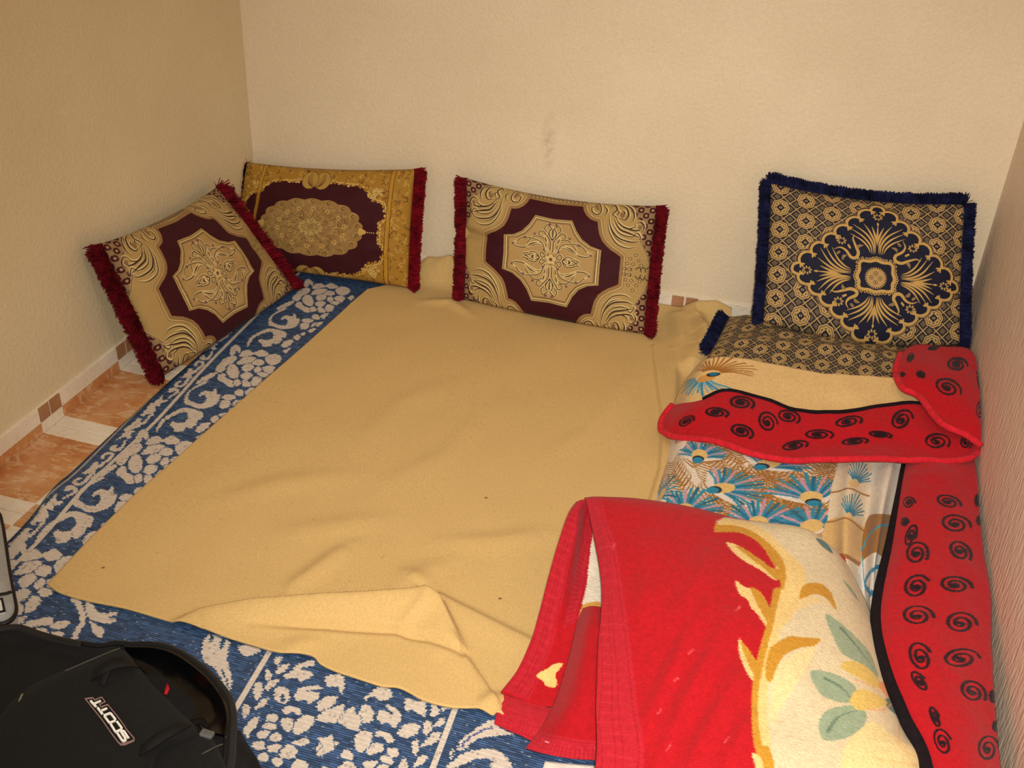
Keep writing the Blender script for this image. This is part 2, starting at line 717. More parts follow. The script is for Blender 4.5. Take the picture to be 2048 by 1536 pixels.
FLOWER = [
    [(1020, 430), (1050, 350), (1110, 320), (1165, 370), (1150, 430), (1110, 400), (1085, 440), (1050, 470)],
    [(1140, 460), (1200, 400), (1280, 390), (1330, 420), (1430, 385), (1520, 430), (1500, 465), (1400, 475), (1340, 450), (1200, 480)],
    [(840, 620), (900, 550), (980, 480), (1090, 465), (1110, 500), (1060, 560), (980, 590), (960, 640), (900, 680), (850, 660)],
    [(980, 680), (1000, 600), (1060, 565), (1120, 610), (1140, 690), (1110, 750), (1040, 750)],
    [(1110, 570), (1180, 490), (1300, 472), (1360, 490), (1310, 540), (1200, 570)],
    [(1170, 620), (1220, 575), (1300, 562), (1340, 600), (1290, 650), (1210, 665)],
    [(1300, 560), (1370, 505), (1450, 522), (1460, 560), (1390, 590)],
    [(1470, 500), (1560, 440), (1650, 450), (1690, 500), (1640, 560), (1540, 580)],
    [(1330, 640), (1380, 600), (1430, 620), (1410, 670), (1350, 680)],
    [(1440, 620), (1520, 585), (1600, 610), (1560, 680), (1490, 690)],
    [(1160, 710), (1220, 672), (1300, 684), (1310, 720), (1240, 770), (1170, 750)],
    [(1370, 690), (1450, 670), (1520, 700), (1450, 740)],
    [(860, 760), (890, 700), (960, 690), (980, 750), (1060, 782), (1070, 850), (1000, 860), (940, 810)],
    [(1070, 780), (1140, 765), (1160, 830), (1090, 850)],
    [(1180, 780), (1250, 780), (1290, 830), (1270, 860), (1190, 850)],
    [(1290, 800), (1340, 725), (1430, 750), (1400, 820), (1320, 850)],
    [(590, 800), (700, 720), (830, 670), (860, 690), (760, 760), (640, 830)],
    [(560, 860), (470, 940), (440, 1010), (440, 1070), (500, 1090), (600, 1130), (700, 1130), (830, 1090), (900, 1000), (890, 950), (860, 960), (850, 890),
     (820, 890), (800, 920), (700, 910), (630, 960), (640, 985), (700, 960), (720, 1010), (680, 1070), (580, 1060), (500, 1020), (490, 970),
     (540, 900), (640, 850), (740, 800), (690, 790), (600, 840)],
    [(80, 1440), (90, 1360), (170, 1260), (280, 1190), (400, 1130), (520, 1130), (620, 1160), (680, 1190), (660, 1270), (610, 1280), (600, 1330),
     (520, 1390), (470, 1370), (420, 1420), (310, 1430), (300, 1390), (255, 1340), (300, 1300), (360, 1320), (450, 1300), (490, 1240), (460, 1180),
     (390, 1190), (280, 1240), (200, 1290), (130, 1370)],
    [(930, 1000), (960, 960), (1060, 960), (1100, 1000), (1000, 1040)], [(1080, 930), (1130, 890), (1190, 900), (1190, 970), (1110, 970)],
    [(900, 1060), (930, 1030), (1030, 1040), (1000, 1120), (900, 1130)], [(1210, 930), (1260, 880), (1340, 870), (1260, 960)],
    [(1050, 1100), (1080, 1040), (1160, 1020), (1100, 1080)], [(780, 1250), (850, 1220), (880, 1260), (830, 1320), (780, 1290)],
    [(590, 1400), (650, 1330), (770, 1310), (740, 1380), (650, 1440), (590, 1430)], [(590, 1500), (660, 1460), (720, 1440), (640, 1530)],
    [(880, 1210), (970, 1180), (930, 1240)], [(1640, 620), (1700, 580), (1740, 600), (1680, 660)], [(1660, 700), (1760, 690), (1700, 740)],
    [(1120, 1060), (1190, 1010), (1240, 1020), (1150, 1090)], [(1000, 1160), (1060, 1120), (1130, 1120), (1040, 1190)]]
fl = [Z2(p) for p in FLOWER]
PER = .468
for k in (-2, -1, 0, 1):
    for p in fl:
        C.stroke(p + [0.004 * k, k * PER], .0034, (54, 78, 114), closed=True)
        C.fill(p + [0.004 * k, k * PER], WHT)
GLY = [[(390, 940), (470, 910), (560, 800), (620, 800), (610, 850), (680, 850), (600, 890), (580, 960), (490, 940)],
       [(640, 740), (690, 680), (760, 665), (830, 690), (800, 760), (680, 840), (650, 820), (760, 740), (770, 700), (710, 710), (690, 760)],
       [(750, 620), (830, 570), (860, 590), (850, 620), (900, 610), (930, 570), (960, 520), (990, 520), (930, 640), (800, 660)],
       [(840, 520), (940, 420), (1010, 340), (1030, 380), (1100, 400), (1040, 430), (1050, 480), (990, 500), (960, 470)],
       [(1085, 290), (1130, 235), (1190, 245), (1150, 270), (1200, 290), (1250, 240), (1290, 190), (1310, 200), (1230, 300), (1130, 330)],
       [(1160, 200), (1250, 110), (1310, 40), (1350, 60), (1380, 110), (1370, 150), (1300, 150), (1250, 180)]]
gl = [g2(zpts(p, 100, 800, 6.4)) for p in GLY]
gc = gl[0].mean(0)
LINE = [(-1.545, 3.1), (-1.515, 2.338), (-1.499, 2.105), (-1.488, 1.955), (-1.487, 1.772), (-1.486, 1.68), (-1.466, 1.483), (-1.462, 1.379), (-1.45, .8)]
LY, LX = [p[1] for p in LINE][::-1], [p[0] for p in LINE][::-1]


def follow(p):
    q = p.copy()
    q[:, 0] += np.interp(q[:, 1], LY, LX) - np.interp(gc[1], LY, LX)
    return q


for p in gl:
    p[:, 0] = gc[0] + (p[:, 0] - gc[0]) * .9
for k in (-2, -1, 0, 1, 2):
    for p in gl:
        C.fill(follow(p + [0, k * PER]), WHT)
        q = p.copy()
        q[:, 1] = 2 * gc[1] - q[:, 1]
        C.fill(follow(q + [0, k * PER]), WHT)
Z5 = lambda p: g2(zpts(p, 380, 1240, 5.19))
Z4 = lambda p: g2(zpts(p, 0, 1020, 6.4))
Z7 = lambda p: g2(zpts(p, 860, 1400, 7.877))
CHAIN = [[(200, 150), (150, 200), (125, 300), (140, 420), (250, 500), (320, 600), (350, 700), (390, 790), (430, 690), (430, 560), (390, 430), (400, 300), (410, 230), (340, 190)],
         [(500, 300), (530, 260), (640, 270), (730, 310), (680, 350), (600, 380), (540, 350)]]
LEAVES = [[(870, 420), (900, 380), (960, 380), (940, 440), (910, 490), (890, 460)], [(890, 540), (930, 480), (1040, 450), (1010, 510), (930, 570)],
          [(770, 580), (800, 510), (840, 530), (850, 580), (820, 640), (790, 620)], [(780, 690), (830, 630), (930, 610), (900, 670), (800, 740)],
          [(650, 720), (700, 640), (760, 670), (750, 760), (710, 840), (670, 800)], [(660, 930), (730, 840), (820, 800), (800, 870), (720, 920)],
          [(540, 930), (570, 870), (630, 900), (620, 960), (570, 1030), (545, 990)], [(560, 1130), (620, 1040), (720, 1000), (700, 1080), (620, 1200), (580, 1230)],
          [(970, 580), (1060, 520), (1100, 470), (1190, 430), (1300, 420), (1280, 475), (1150, 505), (1280, 545), (1260, 590), (1150, 650), (1120, 610), (1000, 610)],
          [(1080, 800), (1130, 710), (1240, 680), (1340, 680), (1370, 715), (1220, 735), (1350, 755), (1320, 830), (1220, 870), (1190, 830), (1100, 840)],
          [(870, 750), (910, 690), (1000, 700), (1040, 760), (1020, 850), (960, 870), (900, 850), (870, 800)],
          [(950, 930), (1050, 890), (1160, 930), (1140, 990), (1060, 960), (990, 980)], [(790, 1000), (860, 970), (930, 1010), (880, 1060), (800, 1060)],
          [(940, 1040), (1010, 1010), (1080, 1040), (1060, 1140), (1000, 1160), (950, 1100)], [(1080, 1080), (1190, 980), (1290, 1010), (1280, 1090), (1180, 1170), (1080, 1190)],
          [(750, 1090), (830, 1060), (900, 1090), (880, 1140), (760, 1130)], [(700, 1180), (760, 1140), (830, 1160), (800, 1230), (720, 1230)],
          [(830, 1230), (880, 1160), (950, 1200), (960, 1250), (880, 1270)], [(1060, 1270), (1180, 1220), (1240, 1250), (1190, 1310), (1090, 1300)],
          [(640, 1290), (720, 1250), (780, 1280), (770, 1350), (670, 1340)], [(800, 1320), (880, 1280), (950, 1300), (910, 1370), (820, 1370)],
          [(960, 1330), (1030, 1290), (1110, 1330), (1090, 1430), (980, 1440), (920, 1420)], [(690, 1400), (770, 1370), (810, 1410), (790, 1470), (710, 1460)],
          [(830, 1450), (900, 1420), (960, 1470), (900, 1530)], [(1040, 1500), (1130, 1440), (1230, 1490), (1180, 1560), (1060, 1560)],
          [(1310, 880), (1400, 800), (1530, 790), (1520, 850), (1480, 900), (1410, 950), (1330, 940)],
          [(1310, 1020), (1400, 930), (1500, 905), (1600, 870), (1600, 980), (1560, 1060), (1440, 1070), (1300, 1040)],
          [(1400, 600), (1500, 560), (1600, 590), (1600, 740), (1560, 770), (1540, 700), (1430, 690)],
          [(1320, 1290), (1470, 1190), (1500, 1250), (1560, 1290), (1440, 1330), (1380, 1430), (1330, 1390)],
          [(560, 1440), (640, 1420), (700, 1500), (620, 1560), (560, 1520)]]
XC = -0.629
for p in CHAIN + LEAVES:
    q = Z5(p)
    C.stroke(q, .0025, (54, 78, 114), closed=True)
    C.fill(q, WHT)
    m = q.copy()
    m[:, 0] = 2 * XC - m[:, 0]
    if p not in CHAIN:
        C.stroke(q, .0012, (54, 78, 114), closed=True)
        C.fill(m, WHT)
        C.stroke(m, .0012, (54, 78, 114), closed=True)
        for r in (q, m):                       # the band repeats along its length
            for dy in (.36, .72, 1.08, -.36):
                C.fill(r + [0, dy], WHT)
for p in ([(205, 160), (240, 160), (225, 230), (205, 230)], [(322, 200), (360, 200), (335, 310), (312, 270)], [(940, 770), (962, 770), (990, 850), (950, 850)]):
    C.fill(Z5(p), (54, 78, 114))
C.stroke(Z5([(330, 520), (370, 600), (395, 700)]), .003, (54, 78, 114))
for p in ([(980, 310), (700, 470), (520, 600), (420, 770), (520, 790), (700, 650), (900, 580), (1300, 540), (1100, 440)],
          [(260, 1060), (400, 930), (600, 810), (900, 770), (1100, 810), (1230, 930), (1280, 1071), (960, 1071), (980, 960), (800, 920), (560, 1000), (400, 1071)],
          [(340, 780), (380, 790), (340, 930), (310, 930)]):
    C.fill(Z7(p), WHT)
C.stroke(Z7([(480, 740), (620, 600), (760, 510), (980, 430)]), .004, (80, 90, 140))
for p in ([(1090, 1180), (1190, 1220), (1240, 1290), (1350, 1320), (1480, 1300), (1500, 1340), (1400, 1370), (1500, 1400), (1420, 1450), (1280, 1440), (1130, 1380)],
          [(290, 1490), (350, 1430), (500, 1400), (640, 1370), (690, 1420), (650, 1480), (480, 1490), (340, 1536)],
          [(640, 1500), (750, 1430), (880, 1420), (890, 1470), (760, 1536)], [(1150, 1430), (1230, 1460), (1330, 1536), (1300, 1640), (1220, 1600), (1180, 1536)],
          [(380, 1560), (520, 1510), (620, 1560), (560, 1640), (420, 1620)], [(640, 1590), (760, 1550), (820, 1600), (720, 1650)]):
    C.fill(Z4(p), WHT)
C.stroke(Z4([(930, 1140), (1000, 1200), (1060, 1350), (1050, 1450), (990, 1560), (950, 1650)]), .012, WHT)
# weave: every row of straw is one colour across its 5 mm, with small sideways jitter
rs = np.random.RandomState(3)
rows = np.arange(C.H) // 5
src = np.clip(np.arange(C.H) // 3 * 3 + 1, 0, C.H - 1)
jit = rs.randint(-2, 3, C.H)[np.arange(C.H) // 3]
xx = np.arange(C.W)
out = np.stack([C.a[src[y]][np.clip(xx + jit[y], 0, C.W - 1)] for y in range(C.H)])
C.a = out.astype(np.float32)
# the light double line beside the border, and the pale selvedge
C.stroke(LINE, .0105, WHT)
C.stroke([(-1.560, 3.1), (-1.566, 2.2), (-1.535, 1.54), (-1.530, .8)], .006, (176, 170, 168))
for xl, sl in ((-0.826, -0.054), (-0.431, -0.049)):
    C.stroke([(xl + sl * (yy - 1.22), yy) for yy in (.8, 1.22, 3)], .0115, WHT)
out = C.a
blue = np.clip((out[..., 2] - out[..., 0]) * 4, 0, 1)[..., None]
ph = (np.arange(C.H) % 5)[:, None, None]
tone = np.repeat(rs.uniform(.82, 1.25, (rows.max() + 1, C.W // 14 + 2)), 14, 1)[:, :C.W][rows][..., None]
speck = (np.repeat(rs.rand(rows.max() + 1, C.W // 5 + 2), 5, 1)[:, :C.W][rows][..., None])
shade = np.where(ph == 0, .50, np.where(ph == 4, .85, 1.14)) * tone
C.a = (out * (1 - blue + blue * shade) * np.where(ph == 0, .93, 1.0)).astype(np.float32)
C.a = np.where((speck > .975) & (ph > 0), C.a * .5 + .35 * blue + C.a * .5 * (1 - blue), C.a).astype(np.float32)
C.a = np.where((blue < .2) & (speck < .05), C.a * .84, C.a).astype(np.float32)
mm = printed('woven_straw', C, .5, 0, .1, 300, .001, .35)
wv = mm.n('ShaderNodeTexWave', wave_type='BANDS', bands_direction='Y')
wv.inputs['Scale'].default_value = 62.8 / 2
mm.l(mm.coords('Object'), wv.inputs['Vector'])
mm.bump(wv.outputs['Fac'], .25, .0015)

edge = [(-1.545, .87), (-1.524, 1.30), (-1.526, 1.454), (-1.533, 1.56), (-1.552, 1.66), (-1.556, 1.76), (-1.560, 1.90), (-1.562, 2.12), (-1.558, 2.5), (-1.550, 2.97)]
ys = np.linspace(.87, 2.985, 150)
ex = np.interp(ys, [e[1] for e in edge], [e[0] for e in edge])
P = np.zeros((150, 120, 3))
for i, y in enumerate(ys[::-1]):
    P[i, :, 0] = np.linspace(ex[::-1][i], .33, 120)
    P[i, :, 1] = y
P[..., 2] = MAT_Z + .0035 * np.clip(vnoise(P[..., 0] * 7, P[..., 1] * 5), 0, 1) + .012 * np.exp(-((P[..., 0] + 1.54) / .05) ** 2 - ((P[..., 1] - 1.60) / .07) ** 2)
uv = np.stack([(P[..., 0] + 1.60) / 1.95, (P[..., 1] - .85) / 2.25], -1)
o = link('floor_mat', mesh_from('floor_mat', P.reshape(-1, 3), grid_faces(150, 120), uv.reshape(-1, 2)), mm.m)
md = o.modifiers.new('thickness', 'SOLIDIFY')
md.thickness = .003
md.offset = -1
tag(o, 'blue and white woven plastic floor mat with flower and scroll borders', 'mat')

# ------------------------------------------------------------------ tan blanket on the mat
near = [(95, 1170), (130, 1191), (240, 1216), (345, 1245), (440, 1275), (500, 1292), (560, 1309), (605, 1311), (628, 1316), (645, 1332), (700, 1354),
        (760, 1374), (800, 1379), (850, 1404), (900, 1417), (930, 1419), (955, 1422), (985, 1436), (1010, 1434)]
nearw = [at(x, y, .01)[:2] for x, y in near] + [np.array([-.2, 1.30]), np.array([-.02, 1.25])]
leftw = [at(x, y, .01)[:2] for x, y in [(95, 1170), (183, 1078), (273, 988), (350, 920), (430, 848), (545, 748), (664, 642), (735, 580)]]
farw = [leftw[-1], np.array([-1.22, 2.91])] + [np.array([x, ywall(x) - .014]) for x in (-1.14, -1.08, -1.0, -.9, -.75, -.6, -.45, -.33, -.2, -.13)]
rightw = [nearw[-1], np.array([-.05, 1.8]), np.array([-.09, 2.3]), np.array([-.13, 2.7]), np.array([-.125, 2.95]), farw[-1]]
NR, NC = 400, 320
Lc, Rc = resample(cr(leftw), NR), resample(cr(rightw), NR)
Nc, Fcv = resample(cr(nearw, 8), NC), resample(cr(farw), NC)
s_, t_ = np.linspace(0, 1, NC)[None, :, None], np.linspace(0, 1, NR)[:, None, None]
XY = (1 - t_) * Nc[None] + t_ * Fcv[None] + (1 - s_) * Lc[:, None] + s_ * Rc[:, None] \
    - ((1 - s_) * (1 - t_) * Nc[0] + s_ * (1 - t_) * Nc[-1] + (1 - s_) * t_ * Fcv[0] + s_ * t_ * Fcv[-1])
XY = XY[::-1]
x, y = XY[..., 0], XY[..., 1]
z = np.full(x.shape, .0135)
z += .006 * vnoise(x * 5 + 3, y * 4) + .003 * vnoise(x * 13, y * 9 + 7)
GL = lambda pts: [at(p[0], p[1], p[2] if len(p) > 2 else .02)[:2] for p in pts]
for line, h, wl, wr, tp in [
    ([(345, 1244, .02), (400, 1214, .035), (500, 1199, .045), (620, 1192, .05), (740, 1184, .055), (848, 1174, .06), (878, 1190, .055), (904, 1245, .04), (930, 1306, .02)], .046, .010, .052, [.15, .55, .8, .9, .95, 1, .9, .6, .1]),
    ([(500, 1249), (660, 1253), (787, 1259), (860, 1277), (930, 1307)], -.014, .009, .009, [.3, 1, 1, 1, .6]),
    ([(800, 1255), (845, 1225), (862, 1200)], .012, .014, .02, [.4, 1, .3]),
    ([(878, 1192), (920, 1212), (990, 1245), (1075, 1285)], .012, .012, .05, [1, .8, .7, .6]),
    ([(930, 1306), (960, 1350), (1000, 1412)], .007, .004, .05, [1, 1, .8]),
    ([(576, 1189), (590, 1164), (625, 1140), (667, 1108), (700, 1085)], .010, .02, .03, None),
    ([(818, 1143), (857, 1168)], .008, .02, .02, None), ([(790, 1175), (820, 1150), (900, 1120)], .006, .03, .03, None),
    ([(560, 1060), (680, 1045), (780, 1030)], .005, .03, .04, None), ([(420, 1000), (560, 960), (700, 945)], .005, .03, .04, None),
    ([(780, 960), (900, 900), (960, 820)], .005, .03, .05, None), ([(720, 880), (800, 800), (900, 760)], .004, .03, .05, None),
    ([(880, 1080), (1000, 1075), (1090, 1060)], .006, .025, .04, None), ([(560, 1300), (600, 1285), (640, 1280)], .006, .02, .02, None),
    ([(960, 1415), (985, 1395), (1010, 1390)], .010, .015, .02, None), ([(1100, 900), (1180, 860), (1250, 760)], .005, .03, .05, None),
    ([(1308, 690), (1316, 760), (1328, 850), (1322, 940), (1300, 1010)], .016, .045, .006, [.6, 1, 1, 1, .7]),
    ([(1345, 700), (1350, 760), (1345, 840)], .012, .012, .02, None),
    ([(860, 560), (900, 555), (930, 580)], .014, .02, .03, None), ([(845, 600), (900, 600), (940, 625)], .010, .02, .02, None),
    ([(1352, 640), (1364, 690), (1374, 730)], .03, .03, .03, [.8, 1, .6]), ([(1396, 632, .05), (1412, 665, .05), (1412, 690, .05), (1396, 720, .04)], .062, .028, .040, [.6, 1, 1, .5])]:
    z += ridge(x, y, GL(line), h, wl, wr, tp)
dw = ywall(x) - y
up = np.interp(x, [-1.2, -1.13, -1.06, -.97, -.88, -.75, -.5, -.36, -.29, -.24, -.18, -.12], [.02, .066, .074, .07, .05, .03, .03, .026, .022, .055, .066, .045])
z += up * np.exp(-np.clip(dw - .012, 0, 9) ** 2 / .045 ** 2)
C = Canvas(1.5, 2.0, 500, (214, 178, 116))
for k in range(170):
    u, v = rs.rand(2) * (1.5, 2.0)
    C.disc(u, v, rs.uniform(.0012, .0028), rs.uniform(.001, .002), (146, 104, 58), 0, rs.uniform(.15, .6))
for a, b in ((972, 997), (207, 1138), (1000, 1198)):
    w = at(a, b, .01)
    C.disc(w[0] + 1.45, w[1] - 1.2, .004, .0025, (90, 60, 40), .5, .8)
m = printed('tan_wool', C, .95, .05, .35, 600, .0015)
tw = m.n('ShaderNodeTexWave', wave_type='BANDS', bands_direction='DIAGONAL')
tw.inputs['Scale'].default_value = 80
m.l(m.coords('Object'), tw.inputs['Vector'])
m.bump(tw.outputs['Fac'], .12, .001)
TAN = m.m
uv = np.stack([(x + 1.45) / 1.5, (y - 1.2) / 2.0], -1)
P = np.stack([x, y, z], -1)
o = link('tan_blanket', mesh_from('tan_blanket', P.reshape(-1, 3), grid_faces(NR, NC), uv.reshape(-1, 2)), TAN)
md = o.modifiers.new('thickness', 'SOLIDIFY')
md.thickness = .005
md.offset = -1
tag(o, 'plain tan wool blanket with a pinched fold, spread flat over the woven mat', 'blanket')

# ------------------------------------------------------------------ cushions
def cushion_sheet(corners, front, back, sag=(.012, .012, .008, .008), seed=0, dents=(), pinch=0):
    """corners TL, TR, BR, BL of the seam; returns front Sheet, back grid and the seam loops"""
    TL, TR, BR, BL = [np.array(c, float) for c in corners]
    n, m = 61, 81
    v = np.linspace(0, 1, n)[:, None, None]
    u = np.linspace(0, 1, m)[None, :, None]
    mid = (1 - v) * ((1 - u) * TL + u * TR) + v * ((1 - u) * BL + u * BR)
    ex = ((TR - TL) + (BR - BL)) / 2
    ey = ((TL - BL) + (TR - BR)) / 2
    nn = np.cross(ex, ey)
    nn /= np.linalg.norm(nn)
    if nn @ (EYE - mid.mean((0, 1))) < 0 and abs(nn[2]) < .9:
        nn = -nn
    hx, hy = ex / np.linalg.norm(ex), ey / np.linalg.norm(ey)
    U, V = 2 * u - 1, 1 - 2 * v
    bow = lambda a: (1 - a ** 2)
    mid = mid - hy * (sag[0] * bow(U) * np.clip(V, 0, 1) ** 2) + hy * (sag[1] * bow(U) * np.clip(-V, 0, 1) ** 2)
    mid = mid + hx * (sag[2] * bow(V) * np.clip(-U, 0, 1) ** 2) - hx * (sag[3] * bow(V) * np.clip(U, 0, 1) ** 2)
    prof = (np.clip(1 - np.abs(U) ** 2.6, 0, 1) ** .55) * (np.clip(1 - np.abs(V) ** 2.6, 0, 1) ** .55)
    wr = 1 + .22 * vnoise(U * 3 + seed, V * 3 + seed * 2) + .10 * vnoise(U * 9 + seed, V * 8)
    for (du, dv, rad, depth) in dents:
        wr = wr - depth * np.exp(-((U - du) ** 2 + (V - dv) ** 2) / rad ** 2)
    ruck = .004 * vnoise(U * 22 + seed, V * 1.5) * np.abs(V) ** 4 + .004 * vnoise(U * 1.5, V * 20 + seed) * np.abs(U) ** 4
    Fp = mid + nn * (front * prof * wr + ruck * np.sign(prof))
    Bp = mid - nn * (back * prof)
    if pinch:                                   # the cover is nipped in from one side
        Fp = Fp - nn * (pinch * np.exp(-((V - .06 + .06 * U) / .07) ** 2) * np.clip((-U - .5) / .45, 0, 1))
    return Sheet(Fp), Bp, nn, hx, hy


def cushion(name, label, corners, front, back, mat, fringe_mat, fringe, sag, seed=0, flen=.03, dents=(), make_mat=None, pinch=0, span=1.0):
    S, Bp, nn, hx, hy = cushion_sheet(corners, front, back, sag, seed, dents, pinch)
    if make_mat:
        mat = make_mat(S)
    root = empty(name, label, 'cushion', 'brocade cushions around the sleeping place')
    n, m = S.n, S.m
    V = np.vstack([S.P.reshape(-1, 3), Bp.reshape(-1, 3)])
    uv = np.vstack([S.uv.reshape(-1, 2), S.uv.reshape(-1, 2)])
    Fc = np.vstack([grid_faces(n, m), grid_faces(n, m, n * m, True)])
    me = mesh_from('cover', V, Fc, uv)
    bm = bmesh.new()
    bm.from_mesh(me)
    bmesh.ops.remove_doubles(bm, verts=bm.verts, dist=1e-5)
    bmesh.ops.recalc_face_normals(bm, faces=bm.faces)
    bm.to_mesh(me)
    bm.free()
    c = V.mean(0)
    root.location = (c[0], c[1], V[:, 2].min())
    bpy.context.view_layer.update()
    inv = root.matrix_world.inverted()
    o = link('cover', me, mat, root)
    o.matrix_parent_inverse = inv
    R = np.random.RandomState(seed + 11)
    sides = dict(L=(S.P[:, 0], -hx), R=(S.P[:, -1], hx), T=(S.P[0], hy), B=(S.P[-1], -hy))
    for k in fringe:
        E, out = sides[k]
        cnt = int(7000 * np.linalg.norm(E[0] - E[-1]) / .4)
        t = np.sort(R.rand(cnt)) * (len(E) - 1) * span
        i = np.minimum(t.astype(int), len(E) - 2)
        base = E[i] + (E[i + 1] - E[i]) * (t - i)[:, None]
        along = (E[-1] - E[0]) / np.linalg.norm(E[-1] - E[0])
        # tufts gather in bunches along the cord
        clump = np.sin(t * 2.1 + seed) * .25 + np.sin(t * .7) * .25
        d = out + along * (R.normal(0, .28, cnt) + clump * .4)[:, None] + nn * R.normal(0, .5, cnt)[:, None]
        d += np.array([0, 0, -.25])
        d /= np.linalg.norm(d, axis=1)[:, None]
        ln = flen * R.uniform(.65, 1.1, cnt)[:, None] * (1 + .15 * clump)[:, None]
        s = np.cross(d, R.normal(0, 1, (cnt, 3)))
        s /= np.linalg.norm(s, axis=1)[:, None]
        a = base - out * .006 - s * .0014
        b = base - out * .006 + s * .0014
        tip = base + d * ln
        c1, c2 = tip + s * .0012, tip - s * .0012
        V = np.stack([a, b, c1, c2], 1).reshape(-1, 3)
        V[:, 2] = np.maximum(V[:, 2], .012)
        V[:, 0] = np.clip(V[:, 0], XL + .004, XR - .004)
        V[:, 1] = np.minimum(V[:, 1], ywall(V[:, 0]) - .003)
        Fc = np.arange(cnt * 4).reshape(-1, 4)
        f = link('fringe', mesh_from('fringe', V, Fc), fringe_mat, root, smooth=False)
        f.matrix_parent_inverse = inv
        f['kind'] = 'stuff'
    return root


GOLD, GOLDL, TANB, DRK, MAR = (170, 142, 88), (206, 180, 120), (146, 114, 72), (56, 38, 28), (60, 14, 22)


def lozenges(C, cx, cy, per, mask, rot=.785):
    """small octagon lattice of the brocade ground"""
    Y, X = np.mgrid[0:C.H, 0:C.W]
    x = (X + .5) / C.rx + C.x0 - cx
    y = (Y + .5) / C.ry + C.y0 - cy
    a = (x * math.cos(rot) + y * math.sin(rot)) / per
    b = (-x * math.sin(rot) + y * math.cos(rot)) / per
    fa, fb = np.abs(a - np.rint(a)), np.abs(b - np.rint(b))
    dd = np.maximum(np.maximum(fa, fb), (fa + fb) * .78)
    colr = np.empty((C.H, C.W, 3), np.float32)
    colr[:] = np.array((146, 116, 82)) / 255
    colr[dd < .39] = np.array((62, 18, 26)) / 255
    colr[dd < .19] = np.array((132, 98, 72)) / 255
    colr[dd < .13] = np.array((176, 140, 92)) / 255
    colr[(dd > .40) & (dd < .43)] = np.array((96, 70, 50)) / 255
    C.a[mask] = colr[mask]


